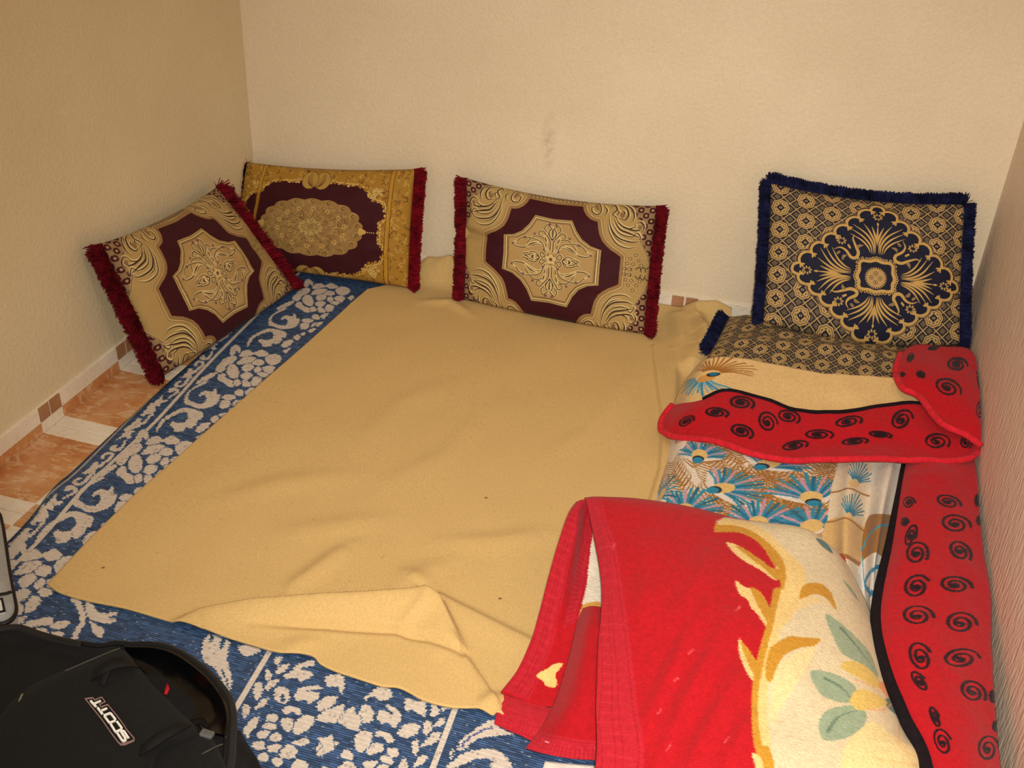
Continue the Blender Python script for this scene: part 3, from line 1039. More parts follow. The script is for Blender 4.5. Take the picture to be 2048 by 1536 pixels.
def maroon_print(S):
    """pillow with a cut-corner medallion and scroll corners; traced in one quarter and mirrored"""
    W, H = S.w, S.h
    C = Canvas(W, H, 1900, GOLD)
    lozenges(C, W / 2, H / 2, .0245, np.ones((C.H, C.W), bool))
    Zc = lambda pts: S.T(zpts(pts, 860, 320, 3.793))
    c0 = Zc([(915, 755)])[0]

    def quad(pts):
        q = Zc(pts) - c0
        return [c0 + q * [sx, sy] for sx in (1, -1) for sy in (1, -1)]

    def ring(pts):
        q = Zc(pts) - c0
        q[0, 0] = 0
        q[-1, 1] = 0
        return np.vstack([c0 + q, c0 + (q * [1, -1])[::-1], c0 + q * [-1, -1], c0 + (q * [-1, 1])[::-1]])
    zone = ring([(915, 262), (1480, 335), (1540, 400), (1600, 480), (1622, 530), (1590, 610), (1650, 730), (1690, 812)])
    C.fill(zone, (172, 142, 88), 1, False)
    C.stroke(zone, .004, DRK, .8, False, closed=True)
    C.stroke(zone, .0075, GOLDL, .5, False, closed=True)
    field = ring([(915, 325), (1165, 350), (1172, 385), (1190, 418), (1215, 443), (1245, 458), (1275, 465), (1280, 520), (1290, 570), (1310, 615), (1340, 650), (1375, 682), (1410, 705), (1450, 735), (1442, 830)])
    C.stroke(field, .030, TANB, 1, False, closed=True)
    C.stroke(field, .024, GOLDL, 1, False, closed=True)
    C.stroke(field, .019, TANB, 1, False, closed=True)
    C.fill(field, MAR, 1, False)
    C.stroke(field, .0035, (150, 112, 66), 1, False, closed=True)
    med = ring([(915, 445), (1080, 460), (1112, 540), (1155, 605), (1220, 655), (1300, 685), (1288, 800)])
    for k, cc in ((1.0, GOLD), (.965, DRK), (.955, GOLDL), (.92, DRK), (.908, TANB), (.875, (174, 142, 90))):
        C.fill(c0 + (med - c0) * k, cc, 1, False)
    for pts, w in [([(930, 520), (930, 600)], .003), ([(930, 700), (940, 620), (980, 580), (1000, 560), (1030, 575), (1020, 600), (1000, 595)], .0022),
                   ([(960, 690), (980, 620), (1040, 610), (1080, 640), (1110, 690)], .002), ([(940, 700), (1010, 670), (1080, 700), (1130, 730), (1190, 740), (1220, 725), (1200, 705)], .0024),
                   ([(960, 720), (1000, 650), (1090, 640), (1150, 660)], .002), ([(930, 610), (900, 560), (930, 520), (960, 560), (930, 610)], .002),
                   ([(925, 520), (890, 490), (870, 520), (890, 545)], .002), ([(1000, 770), (1030, 740), (1070, 745), (1120, 775), (1070, 800), (1030, 795), (1000, 770)], .002),
                   ([(1090, 760), (1130, 775)], .002), ([(960, 740), (985, 720), (1000, 740), (985, 760), (960, 745)], .002), ([(1045, 760), (1060, 775), (1045, 785)], .003),
                   ([(1030, 660), (1070, 680), (1110, 715)], .003), ([(965, 640), (985, 600)], .0028), ([(1120, 640), (1160, 665), (1185, 700)], .002)]:
        for q in quad(pts):
            C.stroke(q + [.001, .001], w * 3.2, (212, 188, 130), .85)  # pale underlay: a highlight painted beside each dark line
        for q in quad(pts):
            C.stroke(q, w * 1.25, DRK, .95, taper=2 if w > .0023 else False)
    for (a, b, r) in ((1130, 650, .0045), (1060, 600, .004), (960, 497, .0045), (1220, 726, .004), (975, 700, .004)):
        for q in quad([(a, b)]):
            C.disc(q[0, 0], q[0, 1], r, r, (112, 80, 82))
    for k in range(5):
        w = k * 2 * math.pi / 5 + .3
        C.disc(c0[0] + .011 * math.cos(w), c0[1] + .011 * math.sin(w), .0065, .0065, GOLDL)
        C.stroke([c0 + [.017 * math.cos(w + .4), .017 * math.sin(w + .4)], c0 + [.017 * math.cos(w + .85), .017 * math.sin(w + .85)]], .0015, DRK)
    C.disc(c0[0], c0[1], .0055, .0055, (104, 70, 76))
    Zd = lambda pts: S.T(zpts(pts, 900, 330, 2.644))

    def quad2(pts):
        q = Zd(pts) - c0
        return [c0 + q * [sx, sy] for sx in (1, -1) for sy in (1, -1)]
    fans = [([(842, 262), (850, 330), (890, 385), (960, 408), (1000, 402)], .0050), ([(855, 300), (890, 355), (940, 378), (985, 376)], .0034), ([(868, 285), (897, 338), (950, 362), (1005, 385)], .0058),
            ([(872, 270), (905, 318), (960, 343), (1000, 345), (1020, 325)], .0050), ([(880, 300), (930, 335), (975, 330), (985, 310)], .0034), ([(905, 215), (935, 230), (945, 265), (925, 290), (900, 280)], .0050),
            ([(930, 208), (965, 235), (975, 275), (960, 305)], .0042), ([(985, 308), (1012, 303), (1028, 330), (1010, 357)], .0042), ([(850, 225), (870, 213), (885, 235), (862, 262), (900, 285)], .0042),
            ([(745, 212), (765, 195), (795, 210), (800, 245), (780, 262), (755, 250), (752, 225), (775, 222), (780, 240)], .0036), ([(815, 215), (832, 240), (820, 268)], .0036),
            ([(836, 300), (842, 352), (880, 415), (940, 440), (985, 430)], .0034), ([(880, 235), (895, 250), (880, 270)], .0034), ([(960, 390), (990, 360), (1008, 388), (985, 395)], .0030),
            ([(848, 340), (880, 390), (930, 415)], .0028), ([(915, 240), (925, 255), (915, 272)], .0040)]
    for pts, w in fans:
        for q in quad2(pts):
            C.stroke(q + [.0022, .0022], .0075, (214, 190, 132), .9, taper=2)  # offset pale stroke paints a satin sheen into the gold
    for pts, w in fans:
        for q in quad2(pts):
            C.stroke(q, w, DRK, .95, taper=2)
    for pts in ([(905, 250), (925, 262), (915, 282), (900, 270)], [(1000, 320), (1014, 325), (1006, 345), (996, 335)], [(770, 205), (788, 218), (790, 240), (772, 232)]):
        for q in quad2(pts):
            C.fill(q, (132, 98, 66), .9)
    scales = [(1520, 750), (1495, 785), (1540, 790), (1480, 825), (1520, 830), (1470, 865), (1510, 870)]
    for (a, b) in scales + [(1560, 722), (1582, 765), (1602, 800)]:
        for q in quad([(a, b)])[:2]:
            C.disc(q[0, 0], q[0, 1], .0052, .0044, DRK)
            C.disc(q[0, 0], q[0, 1], .0034, .0028, GOLDL)
    for pts in ([(1560, 830), (1590, 815), (1600, 850)], [(1600, 830), (1625, 815), (1635, 850)], [(1640, 830), (1665, 815), (1670, 850)]):
        for q in quad(pts)[:2]:
            C.stroke(q, .0025, DRK)
    for k in range(-7, 8):                     # scallops in the narrow top and bottom strips
        q = Zc([(915, 292)])[0] - c0
        for sy in (1, -1):
            a = c0 + [k * .0125, q[1] * sy]
            C.stroke([a + [-.006, -.004], a + [0, .005], a + [.006, -.004]], .002, DRK, .8)
    C.grain(.06)
    return C


def brocade(name, C, spec=.18, rough=.7):
    m = Mat(name, rough, .03, spec)
    c = m.print_(C, name + '_print')
    m.color(c)
    w = m.n('ShaderNodeTexWave', wave_type='BANDS', bands_direction='DIAGONAL')
    w.inputs['Scale'].default_value = 160
    m.l(m.coords('UV'), w.inputs['Vector'])
    m.bump(w.outputs['Fac'], .15, .001)
    m.bump(m.noise(500, 2), .2, .001)
    return m.m


def carpet_print(S):
    """pillow with a scalloped oval medallion inside a mustard border"""
    W, H = S.w, S.h
    MUS, MUSL = (160, 118, 42), (196, 160, 84)
    C = Canvas(W, H, 1900, MUS)
    R = np.random.RandomState(8)
    Zc = lambda pts: S.T(zpts(pts, 140, 290, 2.768))
    c0 = Zc([(1330, 455)])[0]
    for k in range(900):                       # tangle of small leaves and curls in the border
        u, v = R.rand(2) * (W, H)
        w, r = R.rand() * 6.3, R.uniform(.003, .007)
        t = w + np.linspace(0, 3.6, 6)
        C.stroke(np.stack([u + r * np.cos(t), v + r * np.sin(t)], 1), .0024, (MUSL if k % 2 else (92, 58, 26)), .8)
    f = [(1330, 188), (1450, 205), (1520, 218), (1600, 225), (1640, 250), (1668, 300), (1735, 325), (1752, 400), (1712, 435), (1708, 480)]
    q = Zc(f) - c0
    q[0, 0] = 0
    q[-1, 1] = 0
    field = np.vstack([c0 + q, c0 + (q * [1, -1])[::-1], c0 + q * [-1, -1], c0 + (q * [-1, 1])[::-1]])
    C.stroke(field, .012, MUSL, 1, False, closed=True)
    C.fill(field, (58, 13, 20), 1, False)
    for a, b in zip(field, np.roll(field, -1, 0)):
        for t in np.arange(0, 1, .012 / max(np.linalg.norm(b - a), .006)):
            p = a + (b - a) * t
            C.disc(p[0] + R.normal(0, .002), p[1] + R.normal(0, .002), .0052, .0052, MUSL if R.rand() > .4 else MUS)
            C.disc(p[0], p[1], .0018, .0018, (80, 40, 24))
    qx = abs((Zc([(1630, 480)])[0] - c0)[0])
    qy = abs((Zc([(1330, 300)])[0] - c0)[1])
    for sx in (1, -1):                          # corner bouquets
        for sy in (1, -1):
            p = c0 + (Zc([(1700, 262)])[0] - c0) * [sx, sy]
            for k in range(16):
                e = p + R.normal(0, .011, 2)
                C.disc(e[0], e[1], .006, .0045, (206, 174, 100), R.rand() * 3)
                C.stroke([e - [.004, 0], e, e + [.003, .003]], .0014, (84, 44, 26))
    N = 18
    t = np.linspace(0, 2 * np.pi, N * 8, endpoint=False)
    rr = 1 + .06 * np.abs(np.sin(t * N / 2)) - .02
    sup = (np.abs(np.cos(t)) ** 2.3 + np.abs(np.sin(t)) ** 2.3) ** (-1 / 2.3)
    med = np.stack([c0[0] + qx * .93 * rr * sup * np.cos(t), c0[1] + qy * rr * sup * np.sin(t)], 1)
    TA = (150, 116, 66)
    C.fill(med, TA, 1, False)
    for s_ in (1, -1):
        C.fill([c0 + [s_ * qx * .9, .012], c0 + [s_ * qx * 1.04, 0], c0 + [s_ * qx * .9, -.012]], MUSL)
        for k in range(4):
            C.disc(c0[0] + s_ * (qx * 1.06 + k * .007), c0[1], .0022, .0022, MUSL)
    for k in range(N):
        w = 2 * math.pi * (k + .5) / N
        sp = (abs(math.cos(w)) ** 2.3 + abs(math.sin(w)) ** 2.3) ** (-1 / 2.3)
        e = c0 + [qx * .86 * sp * math.cos(w), qy * .92 * sp * math.sin(w)]
        tt = w + np.linspace(0, 5, 9)
        C.stroke(np.stack([e[0] + .008 * np.cos(tt) * np.linspace(1, .4, 9), e[1] + .008 * np.sin(tt) * np.linspace(1, .4, 9)], 1), .0022, (92, 62, 36), .9)
        C.stroke(np.stack([e[0] + .011 * np.cos(tt[:6]), e[1] + .011 * np.sin(tt[:6])], 1), .002, (190, 156, 92), .8)
    for k in range(320):
        w_, q_ = R.rand() * 6.283, R.rand() ** .5 * .9
        e = c0 + [qx * .9 * q_ * math.cos(w_), qy * q_ * math.sin(w_)]
        t2 = R.rand() * 6.3 + np.linspace(0, 3.8, 6)
        r2 = R.uniform(.0025, .006)
        C.stroke(np.stack([e[0] + r2 * np.cos(t2), e[1] + r2 * np.sin(t2)], 1), .0017, ((186, 156, 96) if k % 3 else (96, 66, 42)), .75)
    for (fr, n, sz, cc) in ((.62, 14, .0075, (190, 154, 84)), (.40, 10, .006, (176, 142, 78)), (.20, 12, .005, (196, 164, 98))):
        for k in range(n):
            w = 2 * math.pi * k / n + fr
            e = c0 + [qx * fr * math.cos(w), qy * fr * 1.1 * math.sin(w)]
            for j in range(5):
                v = j * 1.257
                C.disc(e[0] + sz * .7 * math.cos(v), e[1] + sz * .7 * math.sin(v), sz * .5, sz * .5, cc)
            C.disc(e[0], e[1], sz * .3, sz * .3, (90, 56, 34))
            C.stroke([c0 + (e - c0) * .55, c0 + (e - c0) * .8 + [.004, .004], e], .0016, (104, 72, 44), .8)
    for k in range(16):
        w = 2 * math.pi * k / 16
        C.stroke([c0 + [.012 * math.cos(w), .012 * math.sin(w)], c0 + [.034 * math.cos(w), .028 * math.sin(w)]], .0022, (196, 170, 100), .9)
    # palmettes at the middle of the long sides
    for sy, p in ((1, Zc([(1365, 196)])[0]), (-1, Zc([(1338, 712)])[0])):
        for sx in (1, -1):
            C.disc(p[0] + sx * .022, p[1], .030, .033, (96, 60, 26), 0)
            C.disc(p[0] + sx * .022, p[1], .028, .031, (172, 136, 66), 0)
            for k in range(7):
                t2 = np.linspace(.3, 2.4, 6)
                r2 = .006 + .0036 * k
                C.stroke(np.stack([p[0] + sx * (.003 + r2 * np.sin(t2)), p[1] - sy * .027 + sy * r2 * (1.1 - np.cos(t2))], 1), .0018, (96, 62, 30), .9)
    x1 = Zc([(1772, 300)])[0][0] / W
    for sx in (x1, 1 - x1 + .02):
        C.stroke([(sx * W, 0), (sx * W, H)], .010, (178, 130, 36), .85)
        C.stroke([(sx * W - .007, 0), (sx * W - .007, H)], .002, (96, 62, 26))
        C.stroke([(sx * W + .007, 0), (sx * W + .007, H)], .002, (96, 62, 26))
    C.grain(.06)
    return C


NAVY, BG1, BG2 = (24, 25, 44), (168, 138, 88), (36, 31, 40)


def circles_ground(C, cx, cy, p):
    """staggered rosettes on a diagonal lattice; p is the spacing down a column in metres"""
    Y, X = np.mgrid[0:C.H, 0:C.W]
    x = ((X + .5) / C.rx - cx) / p
    y = ((Y + .5) / C.ry - cy) / p
    d = np.full(x.shape, 9.0)
    u_, v_ = np.zeros(x.shape), np.zeros(x.shape)
    PX = 2.14
    for ox, oy in ((0, 0), (PX / 2, .5)):
        fx = (x - ox) - np.rint((x - ox) / PX) * PX
        fy = y - oy - np.rint(y - oy)
        q = np.hypot(fx, fy)
        m = q < d
        d, u_, v_ = np.where(m, q, d), np.where(m, fx, u_), np.where(m, fy, v_)
    ang = np.arctan2(v_, u_)
    R0 = .375 + .018 * np.cos(8 * ang)
    a = (x / PX * 2 + y * 1) * 2.0 + .25
    b = (x / PX * 2 - y * 1) * 2.0 + .25
    fa, fb = np.abs(a - np.rint(a)), np.abs(b - np.rint(b))
    colr = np.empty(x.shape + (3,), np.float32)
    colr[:] = np.array(BG1) / 255
    cell = np.maximum(fa, fb)
    colr[cell < .43] = np.array(BG2) / 255
    colr[cell < .27] = np.array((98, 84, 66)) / 255
    s = lambda m, c: colr.__setitem__(m, np.array(c, np.float32) / 255)
    s(d < R0 + .03, BG2)
    s(d < R0, (186, 152, 96))
    s((d < R0 - .05) & (d > R0 - .085), (98, 78, 56))
    s((np.abs(d - .215) < .025) & (np.cos(8 * ang) > -.4), (104, 82, 58))
    s(np.abs(u_) + np.abs(v_) < .18, BG2)
    s(np.abs(u_) + np.abs(v_) < .075, (170, 145, 105))
    s((np.abs(u_) < .015) & (d < .12), BG2)
    C.a[:] = colr


def navy_print(S):
    W, H = S.w, S.h
    C = Canvas(W, H, 1900, NAVY)
    Zc = lambda pts: S.T(zpts(pts, 1540, 400, 5.12))
    c0 = Zc([(1083, 798)])[0]
    rx = (Zc([(1885, 830)])[0][0] - Zc([(168, 670)])[0][0]) / 2
    ry = (Zc([(1090, 60)])[0][1] - c0[1])
    p1 = np.linalg.norm((Zc([(100, 300)])[0] - Zc([(105, 75)])[0]))
    circles_ground(C, Zc([(100, 300)])[0][0], Zc([(100, 300)])[0][1], p1)
    GD = (188, 150, 84)
    c0s = c0
    ryb = (c0[1] - Zc([(1050, 1375)])[0][1]) / .81

    def sc(pts):
        q = np.asarray(pts, float) * [rx, 1.0]
        q[:, 1] *= np.where(q[:, 1] > 0, ry, ryb)
        return c0s + q
    pts = []
    tips = [(0, 1), (1, 0), (0, -1), (-1, 0)]
    cusps = []
    for i in range(4):
        a, b = np.array(tips[i], float), np.array(tips[(i + 1) % 4], float)
        nrm = (a + b) / np.linalg.norm(a + b)
        for t in np.linspace(-1, 1, 8, endpoint=False):     # rounded tip
            tq = np.array([b[0], b[1]])
            pts.append(a * (.905 + .085 * (1 - t * t) ** .5) + b * .085 * t)
        st = [a * (.905 - .82 * j / 6) + b * (.085 + .82 * j / 6) for j in range(7)]
        for j in range(6):
            for t in np.linspace(0, 1, 8, endpoint=False):
                pts.append(st[j] + (st[j + 1] - st[j]) * t + nrm * .062 * math.sin(math.pi * t) ** .6)
        cusps += [(p, nrm) for p in st]
    out = sc(pts)
    C.stroke(out, .017, BG2, 1, False, closed=True)
    C.fill(out, NAVY, 1, False)
    C.stroke(out, .0080, GD, 1, False, closed=True)
    C.stroke(c0 + (out - c0) * 1.045, .003, (150, 120, 76), .8, False, closed=True)
    for p, nrm in cusps:
        tq = np.array([-nrm[1], nrm[0]])
        C.stroke(sc([p, p - nrm * .055]), .006, GD)
        C.stroke(sc([p - nrm * .05 + tq * .03, p - nrm * .02, p - nrm * .05 - tq * .03]), .0045, GD)

    def rotk(P, k):
        P = np.asarray(P, float)
        for _ in range(k):
            P = np.stack([P[:, 1], -P[:, 0]], 1)
        return P
    for k in range(4):
        for s_ in (1, -1):
            M = lambda pl: sc(rotk(np.asarray(pl, float) * [s_, 1], k))
            C.stroke(M([(.035, .29), (.05, .42), (.13, .55), (.29, .665)]), .0062, GD, taper=2)
            C.stroke(M([(.055, .29), (.08, .40), (.17, .51), (.31, .60)]), .0058, GD, taper=2)
            C.stroke(M([(.02, .30), (.03, .45), (.09, .58), (.165, .69)]), .0058, GD, taper=2)
            C.stroke(M([(.075, .30), (.11, .38), (.19, .46), (.32, .53)]), .0055, GD, taper=2)
            C.stroke(M([(.0, .42), (.02, .52), (.07, .66)]), .0066, GD, taper=2)
        C.stroke(sc(rotk([(0, .40), (0, .52), (0, .70)], k)), .0056, GD, taper=2)
        C.stroke(sc(rotk([(0, .67), (0, .73)], k)), .006, GD, taper=2)
        for pos in ((0, .81), (.42, .42)):
            c = sc(rotk([pos], k))[0]
            for j in range(8):
                w = j * math.pi / 4 + .2
                C.disc(c[0] + .0105 * math.cos(w), c[1] + .0085 * math.sin(w), .0042, .0028, (176, 140, 82), w)
            C.disc(c[0], c[1], .0022, .0022, NAVY)
        M = lambda pl: sc(rotk(np.asarray(pl, float), k))
        C.stroke(M([(.30, .50), (.33, .43), (.30, .36), (.22, .30), (.22, .24), (.29, .215), (.37, .25), (.46, .285), (.52, .27)]), .0095, GD, taper=2)
        C.stroke(M([(.17, .40), (.22, .385), (.235, .35)]), .009, (140, 112, 70), taper=2)
        C.stroke(M([(.39, .16), (.375, .21), (.34, .225)]), .009, (140, 112, 70), taper=2)
        C.stroke(M([(.25, .46), (.27, .44)]), .007, (140, 112, 70))
        C.stroke(M([(.34, .315), (.37, .335)]), .006, GD)
    t = np.linspace(0, 2 * np.pi, 96, endpoint=False)
    r = .205 * (np.abs(np.cos(t)) ** 4 + np.abs(np.sin(t)) ** 4) ** (-1 / 4) * (1 + .05 * np.cos(t * 8))
    C.stroke(sc(np.stack([r * np.cos(t), r * np.sin(t)], 1)), .0085, GD, 1, False, closed=True)
    for k in range(40):
        w = 2 * math.pi * k / 40
        rr = .236 * (abs(math.cos(w)) ** 4 + abs(math.sin(w)) ** 4) ** (-1 / 4) * (1 + .05 * math.cos(w * 8))
        e = sc([(rr * math.cos(w), rr * math.sin(w))])[0]
        C.disc(e[0], e[1], .0044, .0044, GD)
        C.disc(e[0], e[1], .002, .002, NAVY)
    C.disc(c0[0], c0[1], .0265, .0265, (178, 144, 88))
    for k in range(28):
        w = 2 * math.pi * k / 28
        C.disc(c0[0] + .0285 * math.cos(w), c0[1] + .0285 * math.sin(w), .0022, .0022, (178, 144, 88))
    for k in range(4):
        w = k * math.pi / 2
        e = c0 + .0125 * np.array([math.cos(w), math.sin(w)])
        C.stroke(np.stack([e[0] + .0055 * np.cos(t[::8]), e[1] + .0055 * np.sin(t[::8])], 1), .0013, (70, 56, 50), 1, False, closed=True)
        C.disc(e[0], e[1], .0018, .0018, (70, 56, 50))
    C.grain(.06)
    return C


def lattice_print(S):
    C = Canvas(S.w, S.h, 1700, BG1)
    circles_ground(C, .03, .03, .056)
    C.grain(.06)
    return C


FR_RED = plain('burgundy_fringe', (98, 12, 24), .9, 0, .1, .3, 40, 0)
FR_RED2 = plain('crimson_fringe', (116, 14, 28), .9, 0, .1, .3, 40, 0)
FR_NAVY = plain('navy_fringe', (24, 26, 54), .9, 0, .1, .4, 40, 0)

c3 = [on_back(931, 356, .045), on_back(1316, 412, .045), at(1290, 668, .022), at(926, 598, .022)]
store = {}


def mk(fn, nm):
    def f(S):
        if nm not in store:
            store[nm] = brocade(nm, fn(S))
        return store[nm]
    return f


cushion('brocade_cushion', 'maroon and gold cut-corner medallion cushion alone at the middle of the back wall', c3, .06, .035, None, FR_RED, 'LR',
        (.020, -.008, .004, .004), 1, .034, [(-.95, -.05, .28, .35)], mk(maroon_print, 'maroon_brocade'), .022)
c1 = [on_left(200, 488, .045), on_left(434, 374, .05), at(588, 578, .022), at(326, 752, .022)]
cushion('brocade_cushion', 'maroon and gold medallion cushion tilted against the left wall, half over bare tiles', c1, .06, .03, None, FR_RED, 'LR',
        (.014, -.004, .004, .004), 4, .042, [], mk(maroon_print, 'maroon_brocade'))
c2 = [on_back(491, 324, .045), on_back(832, 338, .045), at(818, 576, .022), at(455, 528, .022)]
cushion('brocade_cushion', 'mustard and maroon cushion with scalloped oval medallion in the far corner', c2, .055, .03, None, FR_RED2, 'LR',
        (.012, .004, .004, .004), 7, .034, [], mk(carpet_print, 'mustard_brocade'))
c4 = [on_back(1540, 364, .045), on_back(1931, 406, .045), at(1921, 690, .165), at(1524, 642, .165)]
cushion('brocade_cushion', 'square navy and gold cushion with scalloped diamond propped upright in the right corner', c4, .055, .035, None, FR_NAVY, 'LRT',
        (.022, -.030, .004, .004), 9, .029, [], mk(navy_print, 'navy_brocade'))
c5 = [at(1456, 634, .075), np.array([.48, 3.05, .085]), np.array([.48, 2.66, .075]), at(1398, 742, .06)]
cushion('brocade_cushion', 'navy and gold lattice cushion lying flat under the upright navy one', c5, .078, .04, None, FR_NAVY, 'L',
        (.0, .0, .004, .004), 12, .036, [], mk(lattice_print, 'lattice_brocade'), 0, .62)

# ------------------------------------------------------------------ peacock feather blanket
rowsP = [
    [(1398, 726, .11), (1420, 716, .165), (1470, 714, .180), (1560, 728, .182), (1640, 745, .180), (1700, 750, .180), (1740, 752, .18), (1780, 753, .18), (1840, 755, .175), (1915, 760, .165)],
    [(1364, 770, .06), (1392, 762, .13), (1470, 760, .158), (1560, 775, .162), (1640, 785, .162), (1700, 788, .162), (1740, 788, .162), (1780, 785, .162), (1840, 785, .16), (1925, 790, .15)],
    [(1346, 815, .03), (1378, 820, .10), (1460, 830, .125), (1560, 845, .13), (1640, 850, .13), (1700, 850, .13), (1740, 850, .13), (1780, 850, .13), (1840, 850, .13), (1940, 850, .13)],
    [(1340, 885, .022), (1372, 880, .08), (1450, 890, .105), (1560, 900, .11), (1672, 905, .10), (1710, 900, .112), (1748, 905, .09), (1785, 900, .108), (1818, 905, .09), (1940, 905, .09)],
    [(1312, 985, .02), (1346, 965, .07), (1440, 970, .10), (1540, 980, .105), (1660, 985, .095), (1700, 975, .127), (1737, 985, .08), (1770, 980, .122), (1800, 990, .085), (1945, 985, .085)],
    [(1290, 1085, .02), (1330, 1070, .06), (1420, 1080, .10), (1520, 1090, .10), (1652, 1080, .085), (1692, 1070, .122), (1728, 1085, .075), (1754, 1080, .117), (1782, 1085, .08), (1950, 1085, .08)],
    [(1290, 1200, .02), (1330, 1190, .06), (1420, 1200, .09), (1520, 1210, .09), (1660, 1200, .08), (1695, 1190, .11), (1726, 1200, .07), (1745, 1200, .11), (1765, 1200, .08), (1960, 1200, .08)],
    [(1265, 1400, .02), (1310, 1400, .05), (1400, 1400, .08), (1520, 1400, .08), (1680, 1400, .08), (1710, 1400, .09), (1740, 1400, .07), (1760, 1400, .09), (1790, 1400, .08), (1975, 1400, .08)],
    [(1255, 1680, .02), (1310, 1680, .05), (1400, 1680, .08), (1520, 1680, .08), (1680, 1680, .08), (1710, 1680, .09), (1740, 1680, .08), (1770, 1680, .09), (1800, 1680, .08), (2000, 1680, .08)]]
G = upgrid(ctrl(rowsP), 120, 130)
G[..., 2] += .006 * vnoise(G[..., 0] * 12, G[..., 1] * 10) + .004 * vnoise(G[..., 0] * 26 + 4, G[..., 1] * 20)
G[..., 2] = np.maximum(G[..., 2], .0195)
SP = Sheet(G)
C = SP.canvas(900, (228, 214, 196))
CREAM, BRN, BLU, BLUD, BLK = (222, 186, 128), (158, 104, 44), (44, 138, 172), (26, 104, 138), (34, 28, 34)
Z6 = lambda pts: SP.T(zpts(pts, 1280, 660, 2.667))
R = np.random.RandomState(21)


def barbs(base, ang, length, spread, n, color, w, curve=.3, inner=.15):
    """feather barbs fanning from a point; angles in the cloth plane"""
    for i in range(n):
        f = (i / (n - 1) - .5) * 2
        a = ang + f * spread
        L = length * (1 - .25 * abs(f)) * R.uniform(.85, 1.08)
        p0 = base + inner * length * np.array([math.cos(a), math.sin(a)])
        a2 = a + curve * f
        p1 = base + L * .6 * np.array([math.cos(a), math.sin(a)])
        p2 = p1 + L * .4 * np.array([math.cos(a2), math.sin(a2)])
        C.stroke([p0, p1, p2], w * R.uniform(.8, 1.2), color[i % len(color)], 1)


# brown barbs over the whole ground
for k in range(63):
    px_, py_ = 1312 + 58 * (k % 7) + R.uniform(-20, 20), 893 + 36 * (k // 7) + R.uniform(-10, 10)
    b = SP.uvof(px_, py_)
    ang = R.uniform(.9, 2.3)
    tip = b + .12 * np.array([math.cos(ang), math.sin(ang)])
    for j in range(10):
        p = b + (tip - b) * j / 10
        for sd in (1, -1):
            a = ang + sd * .75
            q = p + .035 * np.array([math.cos(a), math.sin(a)])
            q2 = q + .02 * np.array([math.cos(a - sd * .4), math.sin(a - sd * .4)])
            C.stroke([p, q, q2], .0046, BRN, .95, taper=True)
    C.stroke([b, tip], .002, (190, 146, 80))


def eye(zp, ang, L=.075, full=True, spread=1.2, n=21, tan=1.0):
    b = Z6([zp])[0]
    d = np.array([math.cos(ang), math.sin(ang)])
    C.fill([b - d * .01 + L * .62 * np.array([math.cos(ang + s), math.sin(ang + s)]) for s in np.linspace(-spread, spread, 9)] + [b - d * .012], (226, 214, 202))
    barbs(b + d * .002, ang, L, spread, n, [BLU, BLUD, BLU, (196, 150, 170) if n > 12 else BLU], .0056, .25, .2)
    C.disc(*(b + d * .016), .024 * tan, .018 * tan, (224, 186, 116), ang)
    if full:
        C.disc(*(b - d * .002), .0135, .0125, BLK, ang)
        C.disc(*(b - d * .007), .0125, .011, (34, 132, 168), ang)


eye((310, 685), 1.55, .08)
eye((655, 725), 1.0, .085)
eye((405, 850), .55, .10)
eye((925, 915), 1.75, .10, spread=1.0)
eye((230, 990), 1.5, .09, False)
eye((610, 1060), 1.35, .09, False)
eye((920, 1070), 1.6, .09, False)
eye((100, 905), .9, .08, False, n=11)
# the two rolled folds along the right
C.fill(SP.T([(1677, 905), (1745, 905), (1742, 985), (1728, 1090), (1726, 1250), (1655, 1250), (1653, 1080), (1661, 985)]), (226, 206, 176), 1, False)
for (px_, py_, L) in ((1712, 968, .09), (1700, 1035, .085)):
    b = SP.uvof(px_, py_)
    C.disc(b[0] - .012, b[1], .028, .018, CREAM)
    barbs(b - [.005, .0], 1.35, L * 1.2, .9, 13, [BLU, BLUD], .0046, .2, .2)
C.stroke(SP.T([(1661, 985), (1690, 978), (1742, 992)]), .006, BRN)
C.fill(SP.T([(1655, 1042), (1690, 1035), (1732, 1060), (1726, 1125), (1690, 1112), (1655, 1110)]), (216, 176, 116))
C.stroke(SP.T([(1655, 1044), (1692, 1036), (1732, 1064)]), .006, (166, 112, 52))
C.stroke(SP.T([(1655, 1116), (1690, 1112), (1728, 1132)]), .014, (160, 106, 46))
C.fill(SP.T([(1748, 905), (1818, 905), (1800, 990), (1790, 1040), (1735, 1040), (1740, 985)]), (226, 212, 196), 1, False)
C.fill(SP.T([(1735, 1036), (1762, 1028), (1800, 1034), (1785, 1110), (1745, 1122), (1724, 1112)]), (160, 108, 50))
C.stroke(SP.T([(1724, 1100), (1740, 1068), (1785, 1050)]), .008, (60, 156, 186))
C.fill(SP.T([(1724, 1122), (1780, 1118), (1770, 1250), (1720, 1250)]), (226, 216, 204))
C.stroke(SP.T([(1768, 1132), (1740, 1145), (1730, 1170), (1745, 1186), (1760, 1190)]), .014, (40, 130, 170))
C.stroke(SP.T([(1725, 1115), (1728, 1160), (1732, 1186)]), .006, (60, 140, 176))
